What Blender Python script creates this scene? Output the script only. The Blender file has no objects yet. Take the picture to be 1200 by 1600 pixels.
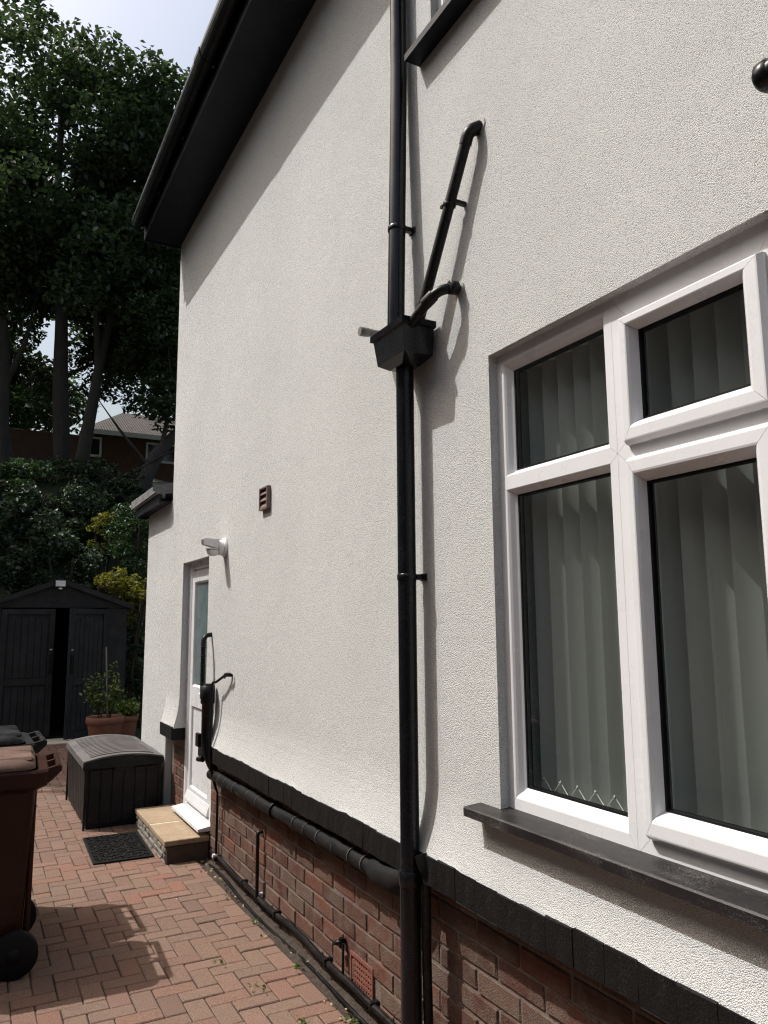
import bpy, bmesh, math, random
import numpy as np
from mathutils import Vector, Matrix
random.seed(7)
rng = np.random.default_rng(11)
scene = bpy.context.scene
C = scene.collection
rad = math.radians

# ------------------------------------------------------------------ camera
PITCH, ROLL, YAW = rad(8.24), rad(-0.42), rad(28.02)
fwd = Vector((math.sin(YAW)*math.cos(PITCH), math.cos(YAW)*math.cos(PITCH), math.sin(PITCH)))
rgt0 = Vector((math.cos(YAW), -math.sin(YAW), 0))
up0 = rgt0.cross(fwd)
rgt = math.cos(ROLL)*rgt0 + math.sin(ROLL)*up0
upv = -math.sin(ROLL)*rgt0 + math.cos(ROLL)*up0
CAM = Vector((-1.45, 0.0, 1.55))
cd = bpy.data.cameras.new('camera')
cam = bpy.data.objects.new('camera', cd); C.objects.link(cam)
cd.sensor_fit = 'VERTICAL'; cd.sensor_height = 36; cd.sensor_width = 27; cd.lens = 27.0
cd.clip_start = 0.05; cd.clip_end = 2000
m3 = Matrix((rgt, upv, -fwd)).transposed()
cam.matrix_world = Matrix.Translation(CAM) @ m3.to_4x4()
scene.camera = cam

# ------------------------------------------------------------------ light
LDIR = Vector((1.0, -0.74, -1.89)).normalized()          # the way sunlight travels
SUN_EL = math.asin(-LDIR.z)
SUN_AZ = math.atan2(-LDIR.x, -LDIR.y)
w = bpy.data.worlds.new('World'); scene.world = w; w.use_nodes = True
nt = w.node_tree
bg = nt.nodes['Background']
sky = nt.nodes.new('ShaderNodeTexSky'); sky.sky_type = 'NISHITA'
sky.sun_disc = False; sky.sun_elevation = SUN_EL; sky.sun_rotation = SUN_AZ
sky.air_density = 1.5; sky.dust_density = 8.0; sky.ozone_density = 1.0; sky.altitude = 50
nt.links.new(sky.outputs[0], bg.inputs[0]); bg.inputs[1].default_value = 0.142
sl = bpy.data.lights.new('sun', 'SUN'); sl.energy = 3.9; sl.angle = rad(0.55); sl.color = (1.0, 0.985, 0.965)
so = bpy.data.objects.new('sun', sl); C.objects.link(so)
so.rotation_euler = LDIR.to_track_quat('-Z', 'Y').to_euler(); so.location = (-8, 10, 20)

scene.render.engine = 'CYCLES'
scene.view_settings.view_transform = 'Standard'
scene.view_settings.look = 'None'
scene.view_settings.exposure = 0.33
scene.view_settings.gamma = 1.0
scene.cycles.max_bounces = 5
scene.cycles.diffuse_bounces = 3
scene.cycles.use_denoising = True
scene.cycles.denoising_input_passes = 'RGB_ALBEDO_NORMAL'
scene.cycles.denoising_prefilter = 'NONE'
scene.cycles.pixel_filter_type = 'BLACKMAN_HARRIS'
scene.cycles.filter_width = 1.2
scene.cycles.use_adaptive_sampling = True
scene.cycles.adaptive_threshold = .02
scene.cycles.transparent_max_bounces = 12

# ------------------------------------------------------------------ helpers
def tag(o, label, cat, group=None, kind=None):
    if label: o['label'] = label
    if cat: o['category'] = cat
    if group: o['group'] = group
    if kind: o['kind'] = kind
    return o
def thing(name, label, cat, loc=(0, 0, 0), rz=0.0, group=None):
    o = bpy.data.objects.new(name, None); C.objects.link(o)
    o.location = loc; o.rotation_euler = (0, 0, rz); o.empty_display_size = 0.1
    return tag(o, label, cat, group)
def link(name, me, mat, parent=None, loc=None):
    o = bpy.data.objects.new(name, me); C.objects.link(o)
    if mat is not None and not me.materials: me.materials.append(mat)
    if parent is not None: o.parent = parent
    if loc is not None: o.location = loc
    return o
class MB:
    def __init__(s): s.v = []; s.f = []; s.sm = []
    def add(s, vs, fs, smooth=False):
        n = len(s.v); s.v += [tuple(p) for p in vs]
        for f in fs: s.f.append(tuple(i+n for i in f)); s.sm.append(smooth)
        return s
    def box(s, x0, x1, y0, y1, z0, z1, c=0.0):
        x0, x1 = min(x0, x1), max(x0, x1); y0, y1 = min(y0, y1), max(y0, y1); z0, z1 = min(z0, z1), max(z0, z1)
        if c <= 0:
            vs = [(x, y, z) for x in (x0, x1) for y in (y0, y1) for z in (z0, z1)]
            return s.add(vs, [(0, 1, 3, 2), (4, 6, 7, 5), (0, 4, 5, 1), (2, 3, 7, 6), (0, 2, 6, 4), (1, 5, 7, 3)])
        # chamfered box
        c = min(c, (x1-x0)*.49, (y1-y0)*.49, (z1-z0)*.49)
        vs = []; idx = {}
        for ix, x in ((0, x0), (1, x1)):
            for iy, y in ((0, y0), (1, y1)):
                for iz, z in ((0, z0), (1, z1)):
                    sx, sy, sz = (1 if ix == 0 else -1)*c, (1 if iy == 0 else -1)*c, (1 if iz == 0 else -1)*c
                    for ax, p in ((0, (x, y+sy, z+sz)), (1, (x+sx, y, z+sz)), (2, (x+sx, y+sy, z))):
                        idx[(ix, iy, iz, ax)] = len(vs); vs.append(p)
        I = lambda a, b, d, e: idx[(a, b, d, e)]
        fs = []
        for i in (0, 1):
            fs.append((I(i,0,0,0), I(i,0,1,0), I(i,1,1,0), I(i,1,0,0)))
            fs.append((I(0,i,0,1), I(0,i,1,1), I(1,i,1,1), I(1,i,0,1)))
            fs.append((I(0,0,i,2), I(0,1,i,2), I(1,1,i,2), I(1,0,i,2)))
            for j in (0, 1):
                fs.append((I(i,j,0,0), I(i,j,1,0), I(i,j,1,1), I(i,j,0,1)))
                fs.append((I(i,0,j,0), I(i,1,j,0), I(i,1,j,2), I(i,0,j,2)))
                fs.append((I(0,i,j,1), I(1,i,j,1), I(1,i,j,2), I(0,i,j,2)))
                for k in (0, 1): fs.append((I(i,j,k,0), I(i,j,k,1), I(i,j,k,2)))
        return s.add(vs, fs)
    def tube(s, pts, r, n=14, cap=True, smooth=True):
        pts = [Vector(p) for p in pts]; m = len(pts)
        rs = r if isinstance(r, (list, tuple)) else [r]*m
        T = []
        for i in range(m):
            a = pts[max(i-1, 0)]; b = pts[min(i+1, m-1)]
            T.append((b-a).normalized())
        ref = Vector((0, 0, 1)) if abs(T[0].z) < .9 else Vector((1, 0, 0))
        N = T[0].cross(ref).normalized(); vs = []
        for i in range(m):
            if i: N = (N - T[i]*N.dot(T[i])).normalized()
            Bn = T[i].cross(N)
            for k in range(n):
                a = 2*math.pi*k/n
                vs.append(pts[i] + (N*math.cos(a)+Bn*math.sin(a))*rs[i])
        fs = [(i*n+k, i*n+(k+1) % n, (i+1)*n+(k+1) % n, (i+1)*n+k) for i in range(m-1) for k in range(n)]
        s.add(vs, fs, smooth)
        if cap:
            s.add(vs[:n], [tuple(range(n))[::-1]]); s.add(vs[-n:], [tuple(range(n))])
        return s
    def lathe(s, prof, o=(0, 0, 0), axis='z', n=24, smooth=True, sx=1.0, sy=1.0):
        vs = []
        for r, h in prof:
            for k in range(n):
                a = 2*math.pi*k/n; c, d = r*math.cos(a)*sx, r*math.sin(a)*sy
                p = (c, d, h) if axis == 'z' else ((h, c, d) if axis == 'x' else (c, h, d))
                vs.append((p[0]+o[0], p[1]+o[1], p[2]+o[2]))
        fs = [(i*n+k, i*n+(k+1) % n, (i+1)*n+(k+1) % n, (i+1)*n+k) for i in range(len(prof)-1) for k in range(n)]
        return s.add(vs, fs, smooth)
    def prism(s, poly, d0, d1, axis='y'):
        n = len(poly)
        def P(a, b, d): return (a, d, b) if axis == 'y' else ((d, a, b) if axis == 'x' else (a, b, d))
        vs = [P(a, b, d0) for a, b in poly]+[P(a, b, d1) for a, b in poly]
        fs = [(i, (i+1) % n, n+(i+1) % n, n+i) for i in range(n)]+[tuple(range(n))[::-1], tuple(range(n, 2*n))]
        return s.add(vs, fs)
    def mesh(s, name, fix=True):
        me = bpy.data.meshes.new(name); me.from_pydata(s.v, [], s.f)
        me.polygons.foreach_set('use_smooth', s.sm); me.update()
        if fix:
            b = bmesh.new(); b.from_mesh(me); bmesh.ops.recalc_face_normals(b, faces=b.faces); b.to_mesh(me); b.free()
        return me
    def build(s, name, mat, parent=None, loc=None):
        return link(name, s.mesh(name), mat, parent, loc)
def fillet(pts, r, n=6):
    pts = [Vector(p) for p in pts]; out = [pts[0]]
    for i in range(1, len(pts)-1):
        a, b, c = pts[i-1], pts[i], pts[i+1]
        u = (a-b); v = (c-b); t = min(r, u.length*.49, v.length*.49)
        p, q = b+u.normalized()*t, b+v.normalized()*t
        for k in range(n+1):
            f = k/n; out.append(p*(1-f)**2+b*2*f*(1-f)+q*f*f)
    return out+[pts[-1]]

# ------------------------------------------------------------------ materials
def newmat(name):
    m = bpy.data.materials.new(name); m.use_nodes = True
    t = m.node_tree; return m, t, t.nodes['Principled BSDF']
def coords(t, scale=None):
    tc = t.nodes.new('ShaderNodeTexCoord'); return tc.outputs['Object']
def noise(t, vec, scale, detail=3, rough=.55):
    n = t.nodes.new('ShaderNodeTexNoise'); n.inputs['Scale'].default_value = scale
    n.inputs['Detail'].default_value = detail; n.inputs['Roughness'].default_value = rough
    t.links.new(vec, n.inputs['Vector']); return n.outputs['Fac']
def ramp(t, fac, stops):
    r = t.nodes.new('ShaderNodeValToRGB'); e = r.color_ramp.elements
    while len(e) > 1: e.remove(e[-1])
    e[0].position = stops[0][0]; e[0].color = (*stops[0][1], 1)
    for p, c in stops[1:]:
        x = e.new(p); x.color = (*c, 1)
    t.links.new(fac, r.inputs[0]); return r.outputs[0]
def mixc(t, fac, a, b, mode='MIX'):
    n = t.nodes.new('ShaderNodeMix'); n.data_type = 'RGBA'; n.blend_type = mode
    for k, v in ((0, fac), (6, a), (7, b)):
        if hasattr(v, 'is_linked') or isinstance(v, bpy.types.NodeSocket): t.links.new(v, n.inputs[k])
        else: n.inputs[k].default_value = v if not isinstance(v, tuple) else (*v, 1)
    return n.outputs[2]
def math_(t, op, a, b=0.0):
    n = t.nodes.new('ShaderNodeMath'); n.operation = op
    for k, v in ((0, a), (1, b)):
        if isinstance(v, bpy.types.NodeSocket): t.links.new(v, n.inputs[k])
        else: n.inputs[k].default_value = v
    return n.outputs[0]
def bump(t, p, h, dist, strength=1.0):
    b = t.nodes.new('ShaderNodeBump'); b.inputs['Distance'].default_value = dist; b.inputs['Strength'].default_value = strength
    t.links.new(h, b.inputs['Height']); t.links.new(b.outputs[0], p.inputs['Normal']); return b
def mapping(t, vec, sc):
    m = t.nodes.new('ShaderNodeMapping'); m.inputs['Scale'].default_value = sc; t.links.new(vec, m.inputs[0]); return m.outputs[0]
def plain(name, col, rough=.5, var=.12, bs=60, bd=.0006, spec=.5, metal=0.0, coat=0.0):
    m, t, p = newmat(name); v = coords(t)
    n = noise(t, v, 9, 4)
    d = tuple(c*(1-var) for c in col); l = tuple(min(1, c*(1+var)) for c in col)
    t.links.new(ramp(t, n, [(.3, d), (.7, l)]), p.inputs['Base Color'])
    p.inputs['Roughness'].default_value = rough; p.inputs['Specular IOR Level'].default_value = spec; p.inputs['Metallic'].default_value = metal
    p.inputs['Coat Weight'].default_value = coat
    if bd: bump(t, p, noise(t, v, bs, 3), bd)
    return m
def m_render():
    m, t, p = newmat('dash_render'); v = coords(t)
    big = noise(t, v, 1.3, 4); streak = noise(t, mapping(t, v, (6, 6, .5)), 2.0, 3)
    c1 = ramp(t, big, [(.3, (.560, .568, .556)), (.7, (.622, .630, .618))])
    c2 = mixc(t, math_(t, 'MULTIPLY', streak, .22), c1, (.515, .522, .505))
    vo = t.nodes.new('ShaderNodeTexVoronoi'); vo.feature = 'F1'; vo.inputs['Scale'].default_value = 350
    t.links.new(v, vo.inputs['Vector'])
    n1 = noise(t, v, 380, 2, .6)
    pit_shade = math_(t, 'ADD', vo.outputs['Distance'], math_(t, 'MULTIPLY', n1, -.6))
    c3 = mixc(t, ramp(t, pit_shade, [(.20, (0,)*3), (.48, (.6,)*3)]), c2, (.29, .292, .284))  # tiny shadows in the grain pits are painted into the colour
    t.links.new(c3, p.inputs['Base Color']); p.inputs['Roughness'].default_value = .95; p.inputs['Specular IOR Level'].default_value = .1
    h = math_(t, 'SUBTRACT', math_(t, 'MULTIPLY', n1, 1.1), vo.outputs['Distance'])
    h = math_(t, 'ADD', h, math_(t, 'MULTIPLY', noise(t, v, 5, 2), 1.8))
    bump(t, p, h, .0030, .9)
    return m
def rand_obj(t):
    oi = t.nodes.new('ShaderNodeObjectInfo'); g = t.nodes.new('ShaderNodeNewGeometry')
    return math_(t, 'FRACT', math_(t, 'ADD', oi.outputs['Random'], g.outputs['Random Per Island']))
def m_brick():
    m, t, p = newmat('old_brick')
    tc = t.nodes.new('ShaderNodeTexCoord'); oi = t.nodes.new('ShaderNodeObjectInfo')
    add = t.nodes.new('ShaderNodeVectorMath'); add.operation = 'ADD'
    t.links.new(tc.outputs['Object'], add.inputs[0]); t.links.new(oi.outputs['Location'], add.inputs[1]); v = add.outputs[0]
    base = ramp(t, rand_obj(t), [(0, (.085, .034, .026)), (.2, (.120, .064, .049)), (.4, (.155, .060, .042)), (.55, (.140, .094, .074)), (.75, (.088, .048, .037)), (.9, (.175, .070, .045)), (1, (.125, .082, .066))])
    g = noise(t, v, 14, 5, .65); f = noise(t, v, 190, 3, .7)
    c = mixc(t, ramp(t, g, [(.42, (0,)*3), (.68, (.75,)*3)]), base, (.160, .128, .104))
    c = mixc(t, ramp(t, f, [(.3, (.85,)*3), (.5, (0,)*3)]), c, (.065, .04, .032))
    t.links.new(c, p.inputs['Base Color']); p.inputs['Roughness'].default_value = .92; p.inputs['Specular IOR Level'].default_value = .1
    bump(t, p, math_(t, 'ADD', f, math_(t, 'MULTIPLY', g, .8)), .006, 1.0)
    return m
def m_paver():
    m, t, p = newmat('paver_block')
    tc = t.nodes.new('ShaderNodeTexCoord'); oi = t.nodes.new('ShaderNodeObjectInfo')
    add = t.nodes.new('ShaderNodeVectorMath'); add.operation = 'ADD'
    t.links.new(tc.outputs['Object'], add.inputs[0]); t.links.new(oi.outputs['Location'], add.inputs[1]); v = add.outputs[0]
    base = ramp(t, rand_obj(t), [(0, (.140, .084, .064)), (.25, (.195, .105, .078)), (.45, (.165, .103, .075)), (.6, (.210, .122, .092)), (.8, (.175, .114, .082)), (.93, (.210, .098, .070)), (1, (.150, .108, .080))])
    big = noise(t, v, 1.6, 5, .6)
    c = mixc(t, ramp(t, big, [(.38, (0,)*3), (.72, (.6,)*3)]), base, (.140, .102, .076))
    f = noise(t, v, 200, 3, .75)
    c = mixc(t, ramp(t, f, [(.32, (.85,)*3), (.50, (0,)*3)]), c, (.06, .042, .034))
    c = mixc(t, ramp(t, f, [(.60, (0,)*3), (.70, (.7,)*3)]), c, (.36, .29, .24))
    sp = t.nodes.new('ShaderNodeTexVoronoi'); sp.inputs['Scale'].default_value = 3.2; t.links.new(v, sp.inputs['Vector'])
    c = mixc(t, ramp(t, sp.outputs['Distance'], [(.028, (.8,)*3), (.045, (0,)*3)]), c, (.42, .38, .34))
    blot = noise(t, v, 7.5, 2)
    c = mixc(t, ramp(t, blot, [(.70, (0,)*3), (.78, (.35,)*3)]), c, (.12, .095, .075))
    t.links.new(c, p.inputs['Base Color']); p.inputs['Roughness'].default_value = .9; p.inputs['Specular IOR Level'].default_value = .25
    bump(t, p, f, .0022, .8)
    return m
def m_plastic(name, col, rough=.35, var=.25, dust=.15, dustcol=(.25, .24, .22), spec=.16, bmp=.5):
    m, t, p = newmat(name); v = coords(t)
    n = noise(t, v, 5, 5, .65); n2 = noise(t, v, 70, 3)
    d = tuple(c*(1-var) for c in col); l = tuple(min(1, c*(1+var)) for c in col)
    c = ramp(t, n, [(.3, d), (.7, l)])
    c = mixc(t, math_(t, 'MULTIPLY', ramp(t, math_(t, 'MULTIPLY', math_(t, 'ADD', n, n2), .5), [(.5, (0,)*3), (.66, (1,)*3)]), dust), c, dustcol)
    t.links.new(c, p.inputs['Base Color'])
    t.links.new(ramp(t, n, [(.3, (rough*.75,)*3), (.7, (min(1, rough*1.35),)*3)]), p.inputs['Roughness'])
    p.inputs['Specular IOR Level'].default_value = spec
    bump(t, p, n2, .0004, bmp)
    return m
def m_leaf(name, a, b, tr=.35, y=None):
    m, t, p = newmat(name); g = t.nodes.new('ShaderNodeNewGeometry'); v = coords(t)
    f = math_(t, 'ADD', math_(t, 'MULTIPLY', g.outputs['Random Per Island'], .5), math_(t, 'MULTIPLY', noise(t, v, .9, 3), .5))
    st = [(.25, a), (.7, b)]
    if y: st.append((.85, y))
    col = ramp(t, f, st)
    t.links.new(col, p.inputs['Base Color']); p.inputs['Roughness'].default_value = .5; p.inputs['Specular IOR Level'].default_value = .35
    tl = t.nodes.new('ShaderNodeBsdfTranslucent'); c2 = mixc(t, 1.0, col, (.95, 1.15, .62), 'MULTIPLY'); t.links.new(c2, tl.inputs[0])
    ms = t.nodes.new('ShaderNodeMixShader'); ms.inputs[0].default_value = tr
    t.links.new(p.outputs[0], ms.inputs[1]); t.links.new(tl.outputs[0], ms.inputs[2])
    t.links.new(ms.outputs[0], t.nodes['Material Output'].inputs[0]); return m
def m_glass(name, tint=(.74, .79, .775), boost=1.15):
    m, t, p = newmat(name); t.nodes.remove(p)
    lw = t.nodes.new('ShaderNodeLayerWeight'); lw.inputs[0].default_value = .5
    fr = math_(t, 'ADD', math_(t, 'MULTIPLY', math_(t, 'POWER', lw.outputs['Facing'], 5.0), .85), .085)   # same from both sides
    tr = t.nodes.new('ShaderNodeBsdfTransparent'); tr.inputs[0].default_value = (*tint, 1)
    gl = t.nodes.new('ShaderNodeBsdfGlossy'); gl.inputs['Roughness'].default_value = .004; gl.inputs[0].default_value = (.95, .97, .97, 1)
    ms = t.nodes.new('ShaderNodeMixShader'); t.links.new(fr, ms.inputs[0])
    t.links.new(tr.outputs[0], ms.inputs[1]); t.links.new(gl.outputs[0], ms.inputs[2]); t.links.new(ms.outputs[0], t.nodes['Material Output'].inputs[0]); return m
def m_fabric():
    m, t, p = newmat('blind_fabric'); v = coords(t); n = noise(t, v, 500, 2)
    col = ramp(t, n, [(.3, (.66, .665, .645)), (.7, (.73, .735, .715))]); t.links.new(col, p.inputs['Base Color']); p.inputs['Roughness'].default_value = .9
    tl = t.nodes.new('ShaderNodeBsdfTranslucent'); t.links.new(col, tl.inputs[0]); ms = t.nodes.new('ShaderNodeMixShader'); ms.inputs[0].default_value = .25
    t.links.new(p.outputs[0], ms.inputs[1]); t.links.new(tl.outputs[0], ms.inputs[2]); t.links.new(ms.outputs[0], t.nodes['Material Output'].inputs[0]); return m
def m_bark(name, col):
    m, t, p = newmat(name); v = coords(t); n = noise(t, mapping(t, v, (8, 8, 1.2)), 3, 5, .65)
    t.links.new(ramp(t, n, [(.3, tuple(c*.55 for c in col)), (.7, col)]), p.inputs['Base Color']); p.inputs['Roughness'].default_value = .95
    bump(t, p, n, .03); return m
def m_stone(name, a, b, sc=12, bd=.006):
    m, t, p = newmat(name); v = coords(t); n = noise(t, v, sc, 6, .7); n2 = noise(t, v, sc*9, 3, .6)
    c = ramp(t, n, [(.3, a), (.7, b)]); c = mixc(t, ramp(t, n2, [(.3, (.35,)*3), (.55, (0,)*3)]), c, tuple(x*.45 for x in a))
    t.links.new(c, p.inputs['Base Color']); p.inputs['Roughness'].default_value = .9; p.inputs['Specular IOR Level'].default_value = .25
    bump(t, p, math_(t, 'ADD', n, math_(t, 'MULTIPLY', n2, .5)), bd); return m
def m_sill():
    m, t, p = newmat('black_sill'); v = coords(t); n = noise(t, mapping(t, v, (1, .5, 1)), 9, 5, .7); f = noise(t, v, 240, 2, .8)
    k = math_(t, 'MULTIPLY', n, f)
    c = mixc(t, ramp(t, k, [(.27, (0,)*3), (.46, (.8,)*3)]), (.012, .011, .0115), (.15, .14, .135))
    t.links.new(c, p.inputs['Base Color']); t.links.new(ramp(t, n, [(.3, (.32,)*3), (.7, (.62,)*3)]), p.inputs['Roughness']); p.inputs['Specular IOR Level'].default_value = .35; bump(t, p, f, .0005); return m
def m_band():
    m, t, p = newmat('black_masonry_paint'); v = coords(t); n = noise(t, mapping(t, v, (14, 14, 3)), 2.2, 5, .7); f = noise(t, v, 130, 3, .7)
    c = mixc(t, ramp(t, math_(t, 'MULTIPLY', n, f), [(.30, (0,)*3), (.46, (.7,)*3)]), (.004, .0038, .0038), (.028, .027, .026))
    t.links.new(c, p.inputs['Base Color']); t.links.new(ramp(t, n, [(.3, (.5,)*3), (.7, (.8,)*3)]), p.inputs['Roughness']); p.inputs['Specular IOR Level'].default_value = .2
    bump(t, p, math_(t, 'ADD', n, f), .004, .8); return m
def m_tiles(name, a, b):
    m, t, p = newmat(name); v = coords(t)
    wv = t.nodes.new('ShaderNodeTexWave'); wv.bands_direction = 'Z'; wv.wave_profile = 'SAW'; wv.inputs['Scale'].default_value = 1.9; t.links.new(v, wv.inputs[0])
    wx = t.nodes.new('ShaderNodeTexWave'); wx.bands_direction = 'X'; wx.inputs['Scale'].default_value = 3.0; t.links.new(v, wx.inputs[0])
    n = noise(t, v, 4, 4)
    t.links.new(ramp(t, n, [(.3, a), (.7, b)]), p.inputs['Base Color']); p.inputs['Roughness'].default_value = .9
    bump(t, p, math_(t, 'ADD', wv.outputs['Fac'], math_(t, 'MULTIPLY', wx.outputs['Fac'], .4)), .05); return m

M = dict(
    render=m_render(), brick=m_brick(), paver=m_paver(), band=m_band(), sill=m_sill(),
    mortar=m_stone('lime_mortar', (.12, .098, .08), (.20, .165, .14), 20, .006),
    joint=m_stone('joint_sand', (.02, .015, .012), (.05, .038, .03), 30, .004),
    soil=m_stone('soil', (.03, .022, .017), (.085, .065, .05), 25, .012),
    grass=m_stone('garden_earth', (.018, .025, .012), (.04, .05, .022), 3, .03),
    asphalt=m_stone('tarmac', (.04, .04, .042), (.065, .063, .06), 40, .003),
    black=m_plastic('black_gutter_plastic', (.005, .0058, .008), .22, .2, .02, spec=.3, bmp=.08),
    blackmat=m_plastic('black_painted_pipe', (.0045, .0045, .0048), .36, .25, .06, spec=.22),
    lag=m_plastic('grey_black_lagging', (.007, .007, .007), .6, .3, .3, (.03, .029, .028)),
    ring=m_plastic('worn_ring_edge', (.07, .068, .066), .7, .3, .2),
    soffit=m_plastic('dark_soffit_board', (.009, .0105, .0165), .42, .15, .02, spec=.15),
    upvc=m_plastic('white_upvc', (.62, .625, .64), .28, .02, .03, (.50, .48, .45), spec=.45),
    gasket=plain('black_gasket', (.006, .006, .007), .5, .1, 60, 0, .2),
    glass=m_glass('window_glass'),
    greypipe=m_plastic('sunlit_sheen_pipe', (.17, .167, .16), .28, .2, .3, (.25, .24, .23), .6),  # sunlit sheen of the shiny pipe is put into this pale grey
    frost=plain('frosted_glass', (.10, .14, .145), .22, .2, 140, .0004, .6),
    fabric=m_fabric(),
    chain=plain('bead_chain', (.75, .74, .70), .4, .05, 60, 0),
    plaster=plain('room_plaster', (.35, .33, .30), .9, .05, 60, 0),
    dark=plain('dark_void', (.01, .01, .01), .9, .05, 60, 0),
    binbrown=m_plastic('brown_bin_plastic', (.026, .0095, .0055), .40, .15, .10, (.10, .06, .045)),
    binlid=m_plastic('dusty_brown_lid', (.10, .060, .046), .6, .18, .5, (.22, .165, .135)),
    binblack=m_plastic('black_bin_plastic', (.010, .0105, .012), .42, .15, .12),
    rubber=plain('black_rubber', (.007, .007, .007), .65, .2, 80, .0008, .15),
    boxp=m_plastic('charcoal_resin', (.012, .0115, .0125), .5, .15, .10),
    lid=m_plastic('sheen_resin_lid', (.105, .098, .096), .6, .15, .35, (.18, .165, .16)),  # light reflected off the lid top is put into this paler base
    shed=m_plastic('shed_resin', (.024, .0245, .027), .5, .15, .12),
    shedroof=m_plastic('shed_roof_resin', (.03, .03, .034), .55, .2, .3),
    slab=m_stone('sandstone_slab', (.25, .185, .118), (.34, .26, .175), 5, .002),
    stepstone=m_stone('split_stone', (.12, .105, .09), (.27, .24, .21), 16, .012),
    stepend=m_stone('dark_brown_end', (.055, .038, .027), (.10, .07, .048), 12, .006),
    mortar2=m_stone('white_filler', (.42, .41, .39), (.55, .54, .52), 40, .004),
    pale=m_stone('pale_mortar', (.62, .53, .40), (.74, .66, .52), 20, .002),
    terracotta=m_stone('terracotta', (.20, .085, .058), (.27, .125, .085), 10, .002),
    airbrick=m_stone('terracotta_airbrick', (.15, .055, .038), (.21, .085, .06), 30, .002),
    vent=plain('brown_vent_plastic', (.15, .10, .085), .5, .12, 60, .0004),
    white=plain('white_plastic', (.75, .75, .74), .3, .03, 60, 0),
    lead=m_stone('lead_flashing', (.11, .11, .115), (.24, .24, .245), 14, .008),
    leaf=m_leaf('tree_leaf', (.034, .052, .034), (.074, .104, .056), .3),
    leafdark=m_leaf('shrub_leaf', (.026, .042, .024), (.062, .084, .046), .2),
    leafmid=m_leaf('mid_green_leaf', (.024, .05, .02), (.055, .095, .034), .25),
    leafyel=m_leaf('golden_leaf', (.075, .09, .015), (.22, .19, .022), .3, (.27, .16, .03)),
    leafpot=m_leaf('pot_leaf', (.05, .085, .015), (.13, .17, .035), .3),
    bark=m_bark('bark', (.055, .047, .040)),
    twig=m_bark('twig', (.05, .038, .028)),
    cane=plain('bamboo_cane', (.24, .20, .16), .7, 0.1, 60, .0005),
    fbrick=m_stone('far_brick', (.085, .045, .036), (.13, .072, .056), 3, .004),
    ftile=m_tiles('far_roof_tile', (.036, .029, .026), (.062, .051, .044)),
    fglass=plain('far_window_glass', (.02, .024, .028), .08, .1, 5, 0, .7),
    nrender=m_stone('neighbour_wall', (.20, .17, .15), (.28, .25, .22), 2, .003),
    metal=plain('satin_metal', (.45, .45, .46), .3, .1, 60, 0, .5, .9),
    litter=plain('dry_leaf', (.28, .20, .10), .8, .3, 60, 0),
)

# ------------------------------------------------------------------ ground, driveway
def ground_z(x, y):
    t = max(0.0, min(1.0, (y-12.9)/6.6)); s = t*t*(3-2*t)
    z = -0.07 + 5.3*s
    if y > 19.5: z += min(1.4, (y-19.5)*.11)
    if y > 13: z += .18*math.sin(x*1.3+y*.7)+.1*math.sin(x*2.9-y*1.7)
    return z
def build_ground():
    xs = [-400, -120, -60, -40]+[-30+i*1.0 for i in range(61)]+[40, 60, 120, 400]
    ys = [-300, -100, -40, -15, -5, 3, 9, 12.5]+[12.9+i*.45 for i in range(17)]+[21, 23, 26, 30, 36, 45, 70, 120, 250, 600]
    vs = [(x, y, ground_z(x, y)) for y in ys for x in xs]; n = len(xs)
    fs = [(j*n+i, j*n+i+1, (j+1)*n+i+1, (j+1)*n+i) for j in range(len(ys)-1) for i in range(n-1)]
    o = MB().add(vs, fs, True).build('ground', M['grass']); tag(o, 'dark earth garden ground rising as a bank behind the shed', 'ground', None, 'structure')
build_ground()
drive = MB().box(-4.2, -.035, -4.0, 12.6, -.30, -.007).build('driveway', M['joint'])
tag(drive, 'red brown herringbone block paved driveway beside the house', 'driveway', None, 'structure')

def px(p):
    q = Vector(p)-CAM; d = q.dot(fwd)
    return None if d < .1 else (600+1200*q.dot(rgt)/d, 800-1200*q.dot(upv)/d)
pv = []
PU = .0905                                               # half a block
for i in range(-46, 0):
    for j in range(-44, 139):
        k = (i+j) % 4
        if k == 0: pv.append((i*PU-.04+PU, j*PU+PU/2, 0))
        elif k == 2: pv.append((i*PU-.04+PU/2, j*PU+PU, 1))
half = [(-.04-PU/2, y) for x, y, o in pv if o == 0 and x+PU > -.035]
pv = [(x, y, o) for x, y, o in pv if x+(PU if o == 0 else PU/2) <= -.035]
def proj_area(x, y, o):
    hx, hy = (PU, PU/2) if o == 0 else (PU/2, PU)
    P = [px((x+a*hx, y+b*hy, 0)) for a, b in ((-1, -1), (1, -1), (1, 1), (-1, 1))]
    if any(q is None for q in P): return 0
    cx = sum(q[0] for q in P)/4; cy = sum(q[1] for q in P)/4
    if not (-10 < cx < 1210 and cy < 1625): return 0
    if cx < 25 and 1180 < cy < 1500: return 0
    if 110 < cx < 250 and 1150 < cy < 1290: return 0
    return abs(sum(P[k][0]*P[(k+1) % 4][1]-P[(k+1) % 4][0]*P[k][1] for k in range(4)))/2
order = sorted(pv, key=lambda q: -proj_area(*q))
near, rest = order[:270], order[270:]
pm = []
for k in range(5):
    b = MB(); j = lambda: random.uniform(-.0012, .0012)
    b.box(-PU+.002+j(), PU-.002+j(), -PU/2+.002+j(), PU/2-.002+j(), -.06, 0, .0042); pm.append(b.mesh('paver'))
for x, y, o in near:
    ob = link('paver', random.choice(pm), M['paver'], drive, (x, y, random.uniform(-.0022, .0022)))
    ob.rotation_euler = (random.gauss(0, .006), random.gauss(0, .006), (math.pi/2 if o else 0)+random.gauss(0, .006)+random.choice((0, math.pi)))
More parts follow.
